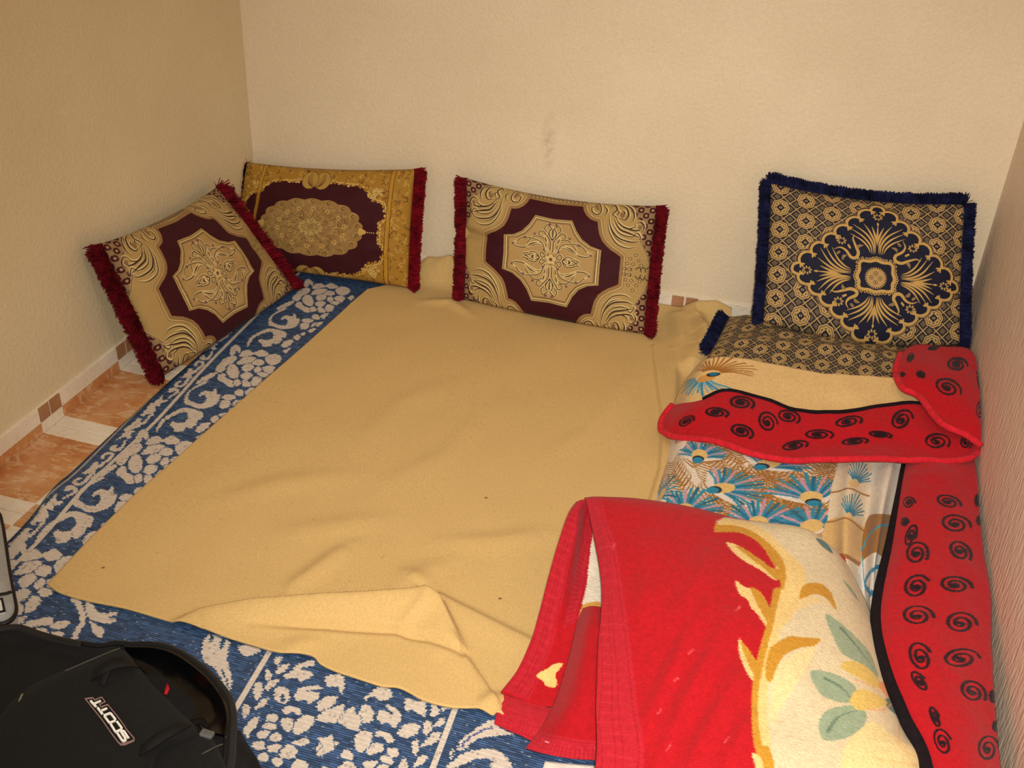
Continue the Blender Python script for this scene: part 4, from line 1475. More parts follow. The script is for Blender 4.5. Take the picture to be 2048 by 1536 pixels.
# plain cream head end with one feather at its left corner
C.fill(SP.T([(1380, 705), (1480, 700), (1660, 735), (1940, 745), (1960, 870), (1700, 870), (1560, 860), (1460, 800), (1350, 830), (1335, 800)]), (222, 184, 124), 1, False)
b = Z6([(385, 240)])[0]
barbs(b + [-.005, .012], 1.35, .135, 1.2, 17, [BRN], .0062, .35, .2)
barbs(b + [-.02, -.01], -2.0, .125, 1.05, 19, [(70, 150, 180), (44, 130, 165), (150, 170, 180)], .006, .25, .25)
C.disc(*(b + [-.014, -.020]), .032, .020, (204, 148, 74), 1.0)
C.disc(*(b + [.002, .004]), .018, .015, BLK, .5)
C.disc(*(b + [.003, .006]), .012, .011, (26, 112, 146), .5)
C.fuzz(.7, 4)
C.grain(.05)
mp = printed('peacock_plush', C, .9, .1, .5, 380, .003)
o = SP.build('peacock_blanket', mp.m, None, .006)
tag(o, 'cream plush blanket printed with brown and turquoise peacock feathers, spread as bedding', 'blanket')

# ------------------------------------------------------------------ red fleece blanket with black swirls
fl_root = empty('fleece_blanket', 'red fleece blanket with black swirl print, turned back and running along the right wall', 'blanket')
RED, BLACK = (182, 22, 32), (36, 16, 24)


def swirl(C, S, px, py, rx, ry, rot, turns=2.0, w=.0060):
    t = np.linspace(0, 2 * np.pi * turns, int(22 * turns))
    r = .16 + .84 * t / t[-1]
    x_, y_ = rx * r * np.cos(t), ry * r * np.sin(t)
    c, s = math.cos(rot), math.sin(rot)
    pts = [(px + c * a - s * b, py + s * a + c * b) for a, b in zip(x_, y_)]
    C.stroke(S.T(pts), w, BLACK, .95, False)
    C.disc(*S.uvof(px, py), .0085, .0065, BLACK)


def fleece(name, rows, nr, nc, swirls, extra=None, edge=None):
    G = upgrid(ctrl(rows), nr, nc)
    G[..., 2] += .004 * vnoise(G[..., 0] * 16, G[..., 1] * 12) + .003 * vnoise(G[..., 0] * 34, G[..., 1] * 30)
    G[..., 0] = np.minimum(G[..., 0], XR - .006)
    S = Sheet(G)
    C = S.canvas(1000, RED)
    for sw in swirls:
        swirl(C, S, *sw)
    if extra:
        extra(C, S)
    C.fuzz(.9, 6)
    C.grain(.04)
    m = printed(name + '_fleece', C, .95, .08, .5, 300, .003, .1)
    o = S.build(name, m.m, fl_root, .008)
    return S


z6 = lambda L: [(1280 + a / 2.667, 660 + b / 2.667, c / 2.667, d / 2.667, r) for a, b, c, d, r in L]
z8 = lambda L: [(1400 + a / 2.762, 980 + b / 2.762, c / 2.762, d / 2.762, r) for a, b, c, d, r in L]
HEM = plain('red_hem', (196, 28, 42), .9, .05, .2, .1, 80, .4)
EDGE = plain('black_edging', (22, 12, 18), .95, .0, .2, .3, 80, .5)

band_up = [(1345, 810, .075), (1398, 800, .135), (1450, 781, .160), (1530, 797, .163), (1580, 816, .163), (1640, 824, .160), (1700, 822, .158), (1760, 812, .160), (1830, 806, .165), (1885, 822, .165), (1945, 850, .16)]
band_m1 = [(1330, 828, .062), (1375, 826, .118), (1440, 815, .150), (1520, 833, .152), (1575, 851, .150), (1645, 856, .148), (1712, 854, .147), (1785, 848, .148), (1850, 848, .152), (1905, 858, .152), (1953, 870, .15)]
band_m2 = [(1322, 845, .054), (1358, 852, .090), (1430, 850, .130), (1510, 870, .136), (1572, 887, .134), (1648, 888, .132), (1726, 886, .132), (1815, 886, .133), (1872, 887, .14), (1922, 890, .14), (1960, 884, .14)]
band_lo = [(1322, 860, .050), (1348, 874, .066), (1420, 881, .112), (1500, 905, .124), (1570, 920, .128), (1650, 918, .132), (1740, 917, .134), (1845, 920, .132), (1895, 922, .13), (1940, 916, .132), (1964, 895, .135)]
SB = fleece('turned_back_flap', [band_up, band_m1, band_m2, band_lo], 40, 120,
            [s + (w,) for s, w in zip(z6([(540, 388, 72, 38, .1), (405, 440, 68, 28, .1), (245, 488, 48, 26, -.5), (540, 540, 68, 38, .3), (680, 492, 50, 62, -.6), (790, 462, 66, 38, .2),
                                         (950, 558, 84, 28, 0), (822, 618, 76, 26, -.2), (1108, 490, 80, 30, -.2), (1140, 595, 78, 20, -.1), (1278, 558, 66, 18, .1),
                                         (1395, 480, 66, 50, -.7), (1582, 595, 74, 46, 0), (1738, 600, 34, 40, .3)]), [2.1] * 14)])
tube('hem', cr(np.vstack([SB.P[::8, 0], SB.P[-1, ::4]]) + [0, 0, .000], 2), .0085, HEM, fl_root)
tube('edging', SB.P[0, 14::3] + [0, 0, -.002], .0065, EDGE, fl_root)


def blot(C, S):
    C.fill(S.T(zpts([(1410, 600), (1500, 612), (1545, 640), (1420, 632)], 1280, 660, 2.667)), BLACK)


loop_t = [(1801, 706, .19), (1832, 690, .20), (1895, 692, .207), (1940, 699, .207), (1961, 745, .2), (1967, 800, .19), (1967, 850, .175), (1963, 885, .16)]
loop_m = [(1794, 728, .197), (1822, 735, .212), (1870, 760, .216), (1915, 785, .212), (1940, 810, .202), (1953, 840, .19), (1960, 865, .175), (1963, 888, .16)]
loop_b = [(1790, 748, .186), (1806, 777, .188), (1838, 793, .186), (1866, 829, .182), (1890, 852, .178), (1928, 868, .172), (1948, 880, .166), (1963, 892, .16)]
SL = fleece('folded_corner', [loop_t, loop_m, loop_b], 36, 70,
            z6([(1690, 185, 58, 38, .1), (1640, 308, 78, 50, .4), (1495, 238, 20, 22, 1), (1440, 150, 16, 30, .3), (1400, 238, 14, 14, 0), (1818, 270, 22, 50, 0), (1815, 430, 26, 50, 0), (1565, 97, 26, 8, -.3),
                (1640, 560, 60, 26, .6)]))
tube('hem', SL.P[-1, ::2], .0085, HEM, fl_root)
tube('hem', SL.P[::3, 0], .008, HEM, fl_root)

strip = [
    [(1816, 902, .09), (1838, 902, .10), (1890, 902, .105), (1950, 902, .10)],
    [(1808, 935, .108), (1833, 935, .128), (1890, 935, .135), (1955, 935, .11)],
    [(1796, 1000, .115), (1825, 1000, .137), (1890, 1000, .142), (1958, 1000, .11)],
    [(1780, 1090, .122), (1815, 1090, .150), (1890, 1090, .15), (1966, 1090, .11)],
    [(1758, 1190, .132), (1800, 1190, .157), (1890, 1190, .157), (1982, 1190, .112)],
    [(1755, 1260, .142), (1800, 1260, .165), (1890, 1260, .162), (1984, 1280, .115)],
    [(1775, 1345, .152), (1820, 1345, .170), (1900, 1345, .165), (1988, 1370, .12)],
    [(1812, 1435, .155), (1850, 1435, .172), (1920, 1435, .167), (1994, 1450, .12)],
    [(1858, 1545, .155), (1890, 1545, .172), (1950, 1545, .167), (2003, 1545, .12)],
    [(.385, 1.08, .15), (.41, 1.08, .165), (.455, 1.08, .16), (.515, 1.09, .12)],
    [(.40, .96, .02), (.425, .96, .02), (.465, .96, .02), (.52, .97, .02)]]
SS = fleece('long_side', strip, 130, 44,
            z8([(1370, 65, 74, 38, .3), (1410, 188, 88, 54, .2), (1435, 338, 74, 52, .7), (1162, 255, 30, 72, .35), (1195, 350, 66, 72, .5), (1152, 70, 36, 34, 0), (1130, 178, 24, 26, 0),
                (1410, 525, 94, 50, .15), (1195, 535, 76, 66, -.5), (1200, 695, 92, 60, .1), (1440, 735, 90, 64, .1), (1218, 925, 62, 92, -.5), (1440, 932, 106, 58, -.05),
                (1505, 1115, 82, 62, .6), (1215, 1060, 30, 74, -.7), (1340, 1395, 48, 84, -.4), (1590, 1430, 62, 78, 0), (1620, 1145, 20, 40, 0), (1640, 1310, 24, 36, 0),
                (1300, 1260, 22, 70, -.4), (1535, 60, 14, 40, 0), (1545, 170, 14, 30, 0)]))
tube('edging', SS.P[:, 0][4::2] + [-.001, 0, -.003], np.interp(SS.P[4::2, 0, 1], [1.2, 1.9, 2.2], [.0135, .010, .0065]), EDGE, fl_root)

# ------------------------------------------------------------------ red mink blanket with flowers
mk_root = empty('mink_blanket', 'red plush blanket with cream flower print, heaped at the foot of the bedding', 'blanket')
MRED = (182, 20, 30)
WHB, GLD, PALE, GREEN, GREEND = (216, 196, 160), (196, 140, 46), (228, 194, 128), (150, 164, 136), (96, 118, 100)


def band(C, S, outer, inner):
    """stitched hem strip between two traced edges"""
    C.fill(np.vstack([S.T(outer), S.T(inner)[::-1]]), (186, 32, 46), 1, False)
    o_, i_ = resample(S.T(outer), 60), resample(S.T(inner), 60)
    for f in (.12, .42, .58, .9):
        C.stroke(o_ + (i_ - o_) * f, .0022, (160, 16, 30), .7)
    for k in range(2, 58):
        C.stroke([o_[k] + (i_[k] - o_[k]) * .1, o_[k] + (i_[k] - o_[k]) * R.uniform(.5, .95)], .0022, (168, 20, 34) if k % 2 else (214, 60, 70), .35)


top = [
    [(-.318, 1.83, .105), (-.28, 1.84, .105), (-.12, 1.86, .11), (.04, 1.88, .11), (.16, 1.88, .10), (.23, 1.84, .10), (.27, 1.79, .095)],
    [(1170, 995, .195), (1206, 994, .205), (1330, 1005, .21), (1480, 1037, .21), (1600, 1056, .20), (1655, 1086, .178), (1684, 1114, .14)],
    [(1184, 1055, .196), (1216, 1050, .212), (1350, 1080, .232), (1480, 1110, .232), (1600, 1130, .215), (1680, 1150, .18), (1724, 1182, .12)],
    [(1203, 1177, .188), (1245, 1175, .206), (1370, 1190, .232), (1490, 1210, .232), (1600, 1230, .22), (1705, 1250, .185), (1758, 1272, .12)],
    [(1196, 1297, .178), (1261, 1297, .196), (1380, 1310, .216), (1500, 1330, .221), (1620, 1340, .214), (1732, 1350, .185), (1786, 1368, .125)],
    [(1192, 1410, .164), (1273, 1410, .182), (1390, 1420, .198), (1510, 1430, .206), (1640, 1440, .204), (1766, 1450, .18), (1824, 1462, .125)],
    [(1190, 1536, .15), (1284, 1536, .168), (1400, 1540, .184), (1530, 1540, .194), (1660, 1545, .194), (1800, 1545, .175), (1866, 1552, .125)],
    [(-.14, 1.01, .12), (-.085, 1.01, .135), (-.02, 1.01, .15), (.07, 1.01, .155), (.17, 1.01, .155), (.28, 1.02, .14), (.34, 1.03, .11)],
    [(-.15, .945, .02), (-.09, .945, .02), (-.02, .945, .02), (.07, .945, .02), (.17, .945, .02), (.28, .955, .02), (.34, .965, .02)]]
G = upgrid(ctrl(top), 140, 130)
x, y = G[..., 0], G[..., 1]
for line, h, w in [([(1400, 1230), (1370, 1290), (1330, 1360), (1290, 1440)], .009, .014), ([(1450, 1250), (1420, 1320), (1370, 1400), (1320, 1500)], .011, .016),
                   ([(1480, 1340), (1450, 1400), (1400, 1480), (1380, 1536)], .010, .016), ([(1500, 1430), (1470, 1490), (1450, 1536)], .008, .014),
                   ([(1300, 1090), (1290, 1170), (1285, 1260)], .006, .02), ([(1420, 1110), (1400, 1180), (1340, 1260)], .007, .02)]:
    G[..., 2] += ridge(x, y, [at(a, b, .21)[:2] for a, b in line], h, w)
G[..., 2] += .006 * vnoise(x * 14, y * 12)
ST = Sheet(G)
ST.pp[:18] = 1e6                              # the far side of the crest is not where the print was measured
C = ST.canvas(900, MRED)
Z8 = lambda pts: ST.T(zpts(pts, 1400, 980, 2.762))
Z7b = lambda pts: zpts(pts, 960, 960, 2.667)
C.fill(Z8([(80, 215), (95, 170), (150, 150), (300, 168), (480, 190), (640, 240), (780, 330), (900, 480), (1000, 650), (1080, 850), (1200, 1080), (1300, 1300), (1420, 1600), (1500, 2100), (380, 2100),
           (350, 1600), (335, 1450), (318, 1300), (325, 1100), (340, 960), (380, 800), (420, 700), (445, 600), (450, 500), (420, 410), (340, 290), (220, 225), (110, 228)]), WHB, 1, False)
C.fill(Z8([(230, 195), (340, 215), (470, 330), (570, 430), (580, 520), (520, 680), (430, 790), (400, 880), (400, 760), (450, 620), (450, 480), (420, 380), (330, 270)]), PALE)
C.fill(Z8([(85, 235), (80, 190), (130, 175), (240, 205), (350, 270), (440, 360), (475, 450), (460, 560), (425, 640), (445, 540), (420, 440), (340, 310), (230, 240), (110, 232)]), GLD)
C.fill(Z8([(95, 190), (140, 160), (250, 175), (340, 215), (300, 225), (190, 195)]), PALE)
C.fill(Z8([(145, 288), (240, 320), (340, 400), (395, 440), (430, 420), (420, 500), (330, 440), (240, 390), (180, 340)]), PALE)
C.fill(Z8([(200, 310), (290, 330), (370, 400), (400, 432), (440, 440), (430, 500), (350, 430), (270, 370)]), GLD)
C.fill(Z8([(160, 235), (250, 260), (330, 320), (385, 390), (402, 432), (330, 380), (240, 320), (160, 280)]), MRED)
C.fill(Z8([(195, 500), (250, 535), (330, 560), (380, 640), (405, 700), (400, 770), (375, 770), (320, 690), (280, 650), (265, 610), (215, 570)]), PALE)
C.fill(Z8([(280, 540), (330, 560), (380, 640), (405, 705), (400, 770), (360, 710), (320, 640)]), GLD)
C.fill(Z8([(215, 820), (250, 860), (300, 930), (330, 980), (330, 1080), (270, 1030), (235, 960), (215, 890)]), PALE)
C.fill(Z8([(222, 830), (270, 880), (320, 950), (345, 960), (330, 1060), (290, 1010), (250, 920)]), GLD)
C.stroke(Z8([(440, 560), (410, 720), (360, 900), (328, 1080), (322, 1260), (335, 1400), (370, 1560)]), .022, GLD)
C.stroke(Z8([(470, 560), (430, 740), (385, 920), (350, 1100), (345, 1260), (365, 1400)]), .014, PALE)
C.fill(Z8([(360, 1010), (380, 890), (430, 840), (500, 808), (570, 815), (665, 822), (630, 860), (540, 875), (450, 930), (390, 1060)]), GLD)
C.fill(Z8([(400, 1060), (440, 960), (540, 890), (640, 870), (600, 960), (540, 1060), (450, 1200), (390, 1300)]), (234, 206, 148), .8)
C.fill(Z8([(550, 600), (575, 525), (660, 515), (725, 570), (755, 665), (700, 600), (640, 575), (590, 590)]), GLD)
C.fill(Z8([(520, 650), (560, 600), (640, 590), (720, 640), (640, 620), (560, 660)]), PALE, .7)
for leaf, vein in (([(695, 685), (780, 740), (880, 830), (950, 920), (985, 1035), (900, 965), (790, 905), (730, 800)], [(780, 765), (880, 880), (970, 1005)]),
                   ([(608, 1010), (660, 995), (780, 1030), (865, 1100), (830, 1175), (700, 1150), (640, 1090)], [(690, 1040), (780, 1090), (840, 1160)]),
                   ([(660, 1335), (668, 1255), (730, 1205), (850, 1190), (918, 1230), (900, 1310), (800, 1372), (690, 1382)], [(705, 1335), (770, 1250), (880, 1215)])):
    C.fill(Z8(leaf), GREEN)
    C.stroke(Z8(vein), .006, GREEND, .9, taper=True)
C.fill(Z8([(1020, 1160), (1080, 1140), (1115, 1195), (1100, 1245), (1050, 1215)]), GREEND)
C.fill(Z8([(640, 265), (700, 295), (735, 350), (680, 315)]), (92, 122, 116))
C.fill(Z8([(790, 495), (850, 560), (880, 620), (830, 560)]), GREEN)
C.fill(Z8([(780, 980), (820, 945), (910, 970), (995, 1060), (980, 1095), (880, 1040)]), (218, 184, 98))
C.fill(Z8([(830, 1150), (880, 1100), (980, 1130), (1035, 1180), (900, 1218), (840, 1190)]), (220, 186, 102))
C.fill(Z8([(985, 1080), (1020, 1060), (1085, 1125), (1050, 1155)]), (236, 150, 90))
for st in ([(860, 1050), (940, 1080), (1000, 1120)], [(930, 1210), (1000, 1215), (1060, 1180)], [(1100, 1290), (1100, 1400), (1160, 1460), (1260, 1500)], [(960, 1480), (1060, 1500), (1200, 1520)]):
    C.stroke(Z8(st), .004, (232, 150, 96), .7)
C.fill(Z8([(800, 1420), (950, 1280), (1120, 1390), (1260, 1560), (830, 1600)]), (240, 212, 140), .6)
C.fill(Z8([(285, 1455), (330, 1470), (350, 1560), (310, 1545)]), PALE)
C.fill(Z8([(225, 640), (212, 650), (220, 660)]), (230, 120, 120))
hem_o = Z7b([(560, 95), (570, 130), (600, 250), (640, 400), (648, 580), (625, 700), (630, 900), (630, 1080), (605, 1300), (615, 1560)])
hem_i = Z7b([(640, 85), (650, 110), (670, 200), (725, 350), (762, 600), (800, 850), (832, 1150), (865, 1560), (870, 1580), (872, 1600)])
band(C, ST, hem_o, hem_i)
for p in ((714, 345), (1380, 680), (1130, 910), (1050, 1060), (960, 1230), (1320, 1380), (1010, 1420)):
    q = ST.uvof(*Z7b([p])[0])
    C.stroke([q + [-.006, -.010], q + [.003, .004]], .0022, (232, 120, 120), .7)
C.fuzz(1.0, 9)
C.grain(.04)
mt = printed('mink_top', C, .85, .08, .5, 260, .004, .12)
ST.build('top_layer', mt.m, mk_root, .008)

low = [
    [(1152, 1004, .175), (1166, 999, .185), (1180, 1004, .175), (1230, 1012, .15)],
    [(1136, 1028, .168), (1155, 1022, .178), (1176, 1030, .155), (1235, 1040, .14)],
    [(1118, 1080, .15), (1150, 1075, .155), (1172, 1082, .128), (1240, 1092, .12)],
    [(1098, 1150, .12), (1134, 1150, .125), (1165, 1156, .10), (1240, 1170, .10)],
    [(1080, 1220, .09), (1118, 1225, .095), (1150, 1232, .085), (1250, 1238, .09)],
    [(1062, 1280, .062), (1102, 1290, .066), (1138, 1298, .065), (1260, 1300, .08)],
    [(1035, 1340, .038), (1085, 1352, .042), (1118, 1356, .045), (1265, 1360, .06)],
    [(1001, 1384, .022), (1055, 1402, .026), (1095, 1410, .03), (1270, 1420, .05)]]
G = upgrid(ctrl(low), 90, 50)
G[..., 2] += .004 * vnoise(G[..., 0] * 30, G[..., 1] * 24)
SW = Sheet(G)
C = SW.canvas(1000, MRED)
C.fill(SW.T([(1180, 1050), (1174, 1090), (1172, 1140), (1166, 1185), (1156, 1215), (1152, 1245), (1260, 1250), (1260, 1040)]), (226, 214, 192), 1, False)
C.fill(SW.T([(1163, 1212), (1185, 1204), (1200, 1206), (1200, 1224), (1160, 1235)]), (208, 150, 70))
band(C, SW, Z7b([(560, 75), (520, 100), (470, 160), (430, 270), (385, 420), (345, 580), (310, 720), (270, 860), (200, 1010), (110, 1120)]),
     Z7b([(600, 90), (580, 130), (550, 200), (520, 300), (480, 430), (450, 600), (410, 740), (390, 870), (330, 1020), (260, 1170)]))
band(C, SW, Z7b([(585, 150), (560, 240), (550, 320), (500, 470), (480, 620), (440, 800)]), Z7b([(600, 200), (600, 300), (590, 350), (580, 450), (560, 600), (520, 760)]))
C.fill(SW.T(Z7b([(300, 1045), (350, 1010), (435, 975), (405, 1035), (410, 1080), (390, 1108), (340, 1080)])), (232, 196, 120))
C.fuzz(.8, 3)
SW.build('lower_layer', printed('mink_lower', C, .85, .08, .5, 260, .004, .12).m, mk_root, .007)

roll = [
    [(1163, 1218, .085), (1185, 1212, .12), (1212, 1216, .12), (1245, 1222, .10)],
    [(1152, 1250, .082), (1180, 1248, .125), (1214, 1250, .125), (1250, 1255, .10)],
    [(1138, 1310, .075), (1170, 1310, .118), (1216, 1312, .118), (1255, 1315, .10)],
    [(1110, 1400, .045), (1150, 1400, .09), (1210, 1402, .10), (1255, 1405, .09)],
    [(1078, 1460, .020), (1125, 1468, .05), (1195, 1475, .065), (1260, 1480, .06)],
    [(1052, 1494, .012), (1105, 1512, .02), (1190, 1522, .035), (1262, 1530, .04)]]
G = upgrid(ctrl(roll), 70, 50)
G[..., 2] += .004 * vnoise(G[..., 0] * 26, G[..., 1] * 22)
SR = Sheet(G)
C = SR.canvas(1000, MRED)
band(C, SR, Z7b([(240, 1425), (300, 1475), (390, 1500), (500, 1510), (640, 1515), (800, 1530)]), Z7b([(290, 1330), (370, 1355), (450, 1370), (530, 1385), (640, 1395), (800, 1410)]))
C.stroke(SR.T(Z7b([(350, 1395), (365, 1400)])), .003, (240, 200, 200))
C.fuzz(.8, 5)
SR.build('front_fold', printed('mink_fold', C, .85, .08, .5, 260, .004, .12).m, mk_root, .007)

hemrow = [
    [(1008, 1386, .016), (1062, 1404, .022), (1130, 1425, .03)],
    [(998, 1408, .017), (1056, 1428, .022), (1122, 1446, .03)],
    [(991, 1436, .014), (1050, 1455, .017), (1110, 1468, .022)],
    [(988, 1446, .011), (1045, 1472, .012), (1085, 1490, .014)]]
G = upgrid(ctrl(hemrow), 30, 40)
G[..., 2] += .002 * vnoise(G[..., 0] * 40, G[..., 1] * 30)
SH = Sheet(G)
C = SH.canvas(1200, (190, 24, 36))
band(C, SH, [(1008, 1386), (1062, 1404), (1130, 1425)], [(988, 1446), (1045, 1472), (1085, 1490)])
C.fuzz(.8, 5)
SH.build('hem', printed('mink_hem', C, .85, .08, .5, 260, .004, .12).m, mk_root, .006)

sheet = [[(1090, 1522, .010), (1150, 1528, .011), (1250, 1534, .012)], [(1080, 1560, .009), (1150, 1566, .010), (1250, 1570, .011)], [(1070, 1640, .008), (1150, 1650, .009), (1250, 1660, .010)]]
o = Sheet(upgrid(ctrl(sheet), 16, 20)).build('white_sheet', plain('white_cotton', (222, 212, 200), .9, .1, .2, .05, 60, .3), None, .003)
tag(o, 'strip of white cloth peeking out below the hem of the red plush blanket', 'sheet')

# ------------------------------------------------------------------ black backpack
bag = empty('backpack', 'black backpack with white lettering lying on the mat, half out of view', 'backpack')
NYL = plain('black_nylon', (16, 15, 15), .8, .03, .25, .12, 90, .5)
NYL2 = plain('black_nylon_panel', (20, 19, 18), .85, .03, .2, .10, 120, .5)
WEB = plain('black_webbing', (8, 8, 8), .7, 0, .3, .3, 200, .6)
LIN = plain('glossy_black_lining', (5, 5, 6), .24, 0, .5, .1, 14, .12, .004)
PIP = plain('dark_binding', (24, 21, 20), .75, .03, .4, .1, 100, .4)
GREY = plain('grey_plastic', (84, 84, 82), .4, 0, .5, .1, 60, .1)
body_px = [(-40, 1278), (0, 1268), (38, 1264), (85, 1279), (140, 1293), (200, 1302), (232, 1297), (262, 1299), (318, 1300), (368, 1318), (418, 1354), (456, 1398),
           (469, 1440), (467, 1490), (462, 1545), (430, 1640), (300, 1720), (100, 1740), (-100, 1700), (-140, 1500), (-90, 1330)]
ol = cr([at(a, b, .11) for a, b in body_px], 5, True)
link('body', mound_mesh('body', ol, [(.93, .012), (.985, .03), (1.0, .06), (1.0, .10), (.985, .122), (.955, .128), (.92, .118), (.80, .105), (.6, .11), (.3, .115)], .012), NYL, bag)
cen = ol[:, :2].mean(0)


def ringline(sc, z, i0, i1):
    q = ol[i0:i1].copy()
    q[:, :2] = cen + (q[:, :2] - cen) * sc
    q[:, 2] = z
    return q


tube('rim_binding', ringline(.992, .121, 0, len(ol)), .0075, PIP, bag, closed=True)
tube('zipper', ringline(.955, .129, 22, 74), .0045, WEB, bag)
lining = [
    [(250, 1302, .128), (318, 1307, .128), (362, 1324, .128), (408, 1360, .127), (443, 1402, .125), (455, 1442, .124), (452, 1484, .123)],
    [(252, 1308, .122), (312, 1322, .112), (350, 1342, .108), (392, 1376, .105), (425, 1412, .104), (438, 1446, .106), (437, 1480, .112)],
    [(255, 1312, .115), (298, 1338, .098), (332, 1364, .094), (368, 1396, .092), (400, 1428, .092), (416, 1452, .096), (420, 1478, .105)],
    [(258, 1316, .108), (286, 1350, .095), (318, 1382, .09), (348, 1412, .09), (380, 1440, .09), (400, 1462, .095), (408, 1480, .10)]]
G = upgrid(ctrl(lining), 24, 60)
G[..., 2] += .006 * vnoise(G[..., 0] * 30, G[..., 1] * 22) + .012
Sheet(G).build('lining', LIN, bag, .003)
panel_px = [(14, 1410), (55, 1372), (110, 1346), (160, 1325), (205, 1304), (232, 1293), (256, 1303), (284, 1340), (310, 1372), (346, 1408), (386, 1444), (392, 1458), (360, 1474),
            (318, 1490), (300, 1530), (285, 1600), (200, 1660), (60, 1660), (-60, 1590), (-30, 1480)]
pl = cr([at(a, b, .165) for a, b in panel_px], 4, True)
link('front_panel', mound_mesh('front_panel', pl, [(1.0, .112), (1.0, .150), (.985, .163), (.95, .168), (.75, .171), (.5, .173), (.25, .174)], .006), NYL2, bag)
PZ = .176
PK = cr([at(a, b, .14) for a, b in [(300, 1496), (360, 1480), (405, 1466), (425, 1476), (440, 1500), (452, 1545), (430, 1620), (330, 1640), (290, 1600), (292, 1540)]], 4, True)
link('side_pocket', mound_mesh('side_pocket', PK, [(1.0, .10), (1.0, .132), (.97, .142), (.8, .148), (.4, .15)], .008), NYL2, bag)


def ribbon(name, pts, width, mat, parent, thick=.003):
    P = cr(np.array(pts, float), 5)
    t = np.gradient(P, axis=0)
    s = np.cross(t, [0, 0, 1.0])
    s /= np.linalg.norm(s, axis=1)[:, None]
    G = np.stack([P - s * width / 2, P, P + s * width / 2], 1)
    return Sheet(G).build(name, mat, parent, thick)


ribbon('strap', [at(282, 1503, .172), at(300, 1490, .184), at(330, 1470, .188), at(360, 1455, .178), at(392, 1446, .135), at(412, 1448, .118)], .021, WEB, bag)
ribbon('strap', [at(188, 1352, .172), at(205, 1340, .186), at(225, 1330, .192), at(250, 1326, .188), at(270, 1330, .172)], .024, WEB, bag)
ribbon('strap', [at(205, 1372, .178), at(212, 1352, .186), at(222, 1336, .190)], .010, WEB, bag)
ribbon('shoulder_strap', [at(455, 1478, .085), at(470, 1505, .06), at(492, 1540, .035), at(515, 1600, .025)], .045, NYL, bag, .010)
link('buckle', box_mesh('buckle', tuple(at(412, 1472, .142) - [.010, .007, 0]), tuple(at(412, 1472, .142) + [.014, .008, .010]), .003), GREY, bag, False)
tube('zip_pull', cr([at(45, 1388, .168), at(38, 1405, .166), at(33, 1428, .160), at(27, 1456, .152)], 5), .0020, plain('pull_cord', (120, 116, 88), .6), bag)
tube('tag', [at(331, 1389, .110), at(335, 1378, .114), at(334, 1366, .114)], [.003, .0045, .001], plain('red_tab', (170, 20, 20), .7), bag)
seam = plain('seam_thread', (70, 66, 58), .8)
for pts in ([(130, 1342), (190, 1316), (240, 1296)], [(222, 1327), (245, 1317)], [(404, 1508), (430, 1494), (446, 1488)], [(300, 1494), (299, 1520), (292, 1560)]):
    tube('seam', cr([at(a, b, .176 if b < 1480 else .150) for a, b in pts], 4), .0012, seam, bag, 5)

# the maker's lettering: strokes lying on the front panel
ZL = lambda p: (150 + p[0] / 11.814, 1370 + p[1] / 11.814)
LW = plain('white_print', (236, 232, 222), .6, 0, .3, .02)
PNK = plain('pink_outline', (150, 116, 112), .6, 0, .3, .05)
LZ = .1768


def flat_stroke(name, pts, w, mat, closed=False, z=LZ):
    P = np.array([at(*ZL(p), z) for p in pts])[:, :2]
    n = len(P)
    V, Fc = [], []
    for i in range(n):
        a = P[(i - 1) % n] if closed or i > 0 else P[i]
        b = P[(i + 1) % n] if closed or i < n - 1 else P[i]
        d1 = P[i] - a
        d2 = b - P[i]
        d1 = d1 / np.linalg.norm(d1) if np.linalg.norm(d1) > 1e-9 else d2 / np.linalg.norm(d2)
        d2 = d2 / np.linalg.norm(d2) if np.linalg.norm(d2) > 1e-9 else d1
        t = (d1 + d2) / max(np.linalg.norm(d1 + d2), 1e-6)
        nn = np.array([-t[1], t[0]])
        k = w / 2 / max(nn @ np.array([-d1[1], d1[0]]), .45)
        V += [tuple(P[i] + nn * k) + (z,), tuple(P[i] - nn * k) + (z,)]
    m = len(V)
    V += [(a, b, c - .004) for a, b, c in V]
    for i in range(n if closed else n - 1):
        j = (i + 1) % n
        Fc += [(2 * i, 2 * i + 1, 2 * j + 1, 2 * j), (2 * i, 2 * j, m + 2 * j, m + 2 * i), (2 * i + 1, m + 2 * i + 1, m + 2 * j + 1, 2 * j + 1)]
    me = mesh_from(name, V, Fc)
    return link(name, me, mat, bag, smooth=False)


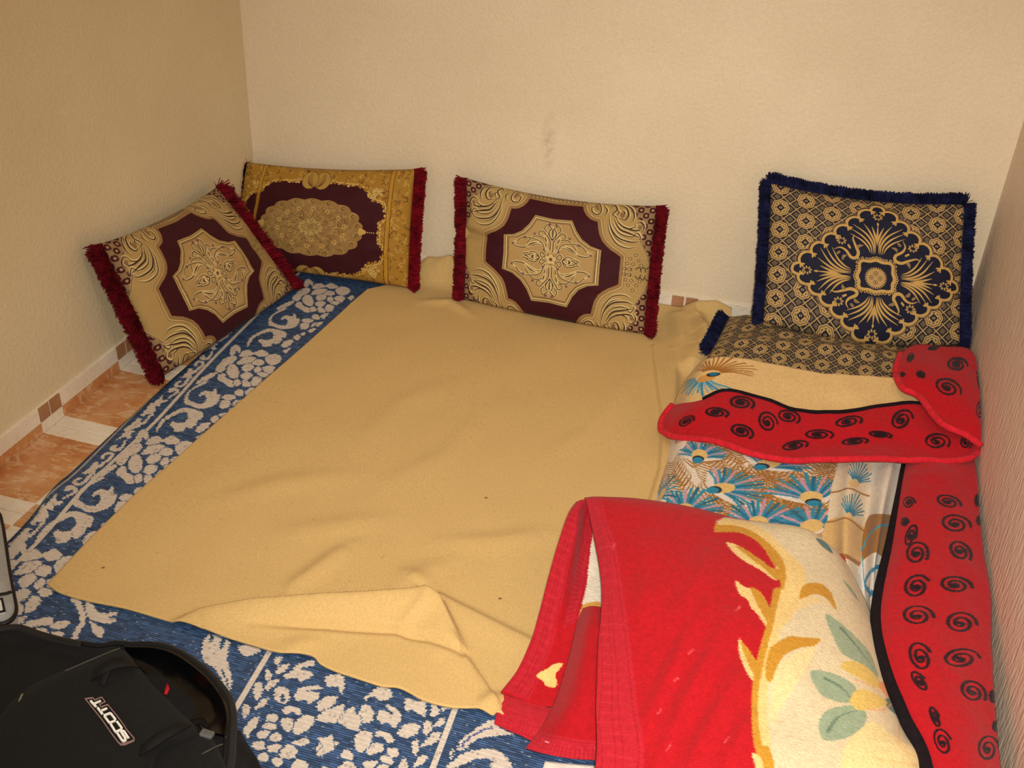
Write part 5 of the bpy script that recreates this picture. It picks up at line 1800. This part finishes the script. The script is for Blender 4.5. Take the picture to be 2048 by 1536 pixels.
sw_ = .0032
flat_stroke('letter', [(1000, 1130), (1105, 1290), (1140, 1310), (1190, 1285), (1185, 1240), (1095, 1110), (1100, 1085), (1135, 1075), (1160, 1090), (1270, 1260)], sw_, LW)
flat_stroke('letter', [(835, 905), (940, 1075), (960, 1095), (1095, 1035), (1100, 1000), (985, 850)], sw_, LW)
flat_stroke('letter', [(695, 730), (700, 700), (820, 655), (850, 670), (950, 800), (935, 835), (830, 875), (795, 865)], sw_, LW, True)
flat_stroke('letter', [(530, 525), (655, 690)], sw_ * 1.1, LW)
flat_stroke('letter_stem', [(600, 600), (760, 540)], sw_, LW)
flat_stroke('letter', [(365, 365), (505, 515)], sw_ * 1.1, LW)
flat_stroke('letter_stem', [(460, 425), (610, 365)], sw_, LW)
flat_stroke('logo_outline', [(240, 315), (415, 290), (465, 345), (625, 280), (710, 385), (575, 450), (615, 510), (770, 455), (880, 590), (960, 680), (1170, 960), (1190, 1010), (1400, 1255), (1385, 1290),
                             (1165, 1385), (1070, 1385), (1010, 1330), (850, 1120), (620, 790), (450, 580)], .0012, PNK, True)

# ------------------------------------------------------------------ grey bag at the left edge
gb = empty('laptop_bag', 'pale grey bag with black piping lying on the mat at the left edge', 'bag')
GF = plain('silver_grey_cloth', (158, 158, 156), .55, .2, .4, .05, 50, .25)
BP = plain('black_piping', (18, 17, 18), .5, 0, .4, .1, 60, .1)
gpx = [(-60, 965), (-8, 1022), (2, 1045), (9, 1085), (17, 1140), (26, 1190), (31, 1220), (26, 1236), (10, 1247), (-20, 1254), (-160, 1300), (-300, 1200), (-250, 1010)]
go = cr([at(a, b, .045) for a, b in gpx], 5, True)
link('body', mound_mesh('body', go, [(.97, .008), (1.0, .02), (1.0, .045), (.985, .058), (.95, .064), (.6, .068), (.3, .07)], .004), GF, gb)
gq = go.copy()
gq[:, 2] = .046
tube('piping', gq, .0055, BP, gb, closed=True)
ribbon('trim_strip', [at(-30, 1196, .068), at(0, 1190, .067), at(12, 1188, .066), at(23, 1184, .064)], .008, BP, gb, .002)
lb = [at(-25, 1206, .070), at(4, 1198, .069), at(9, 1222, .069), at(-20, 1230, .070)]
link('label', mesh_from('label', lb + [p - [0, 0, .006] for p in lb], [(0, 3, 2, 1), (0, 1, 5, 4), (1, 2, 6, 5), (2, 3, 7, 6), (3, 0, 4, 7)]), plain('white_patch', (232, 236, 232), .5), gb, False)
tube('label_edge', [p + [0, 0, .0005] for p in lb], .0028, BP, gb, 6, True)
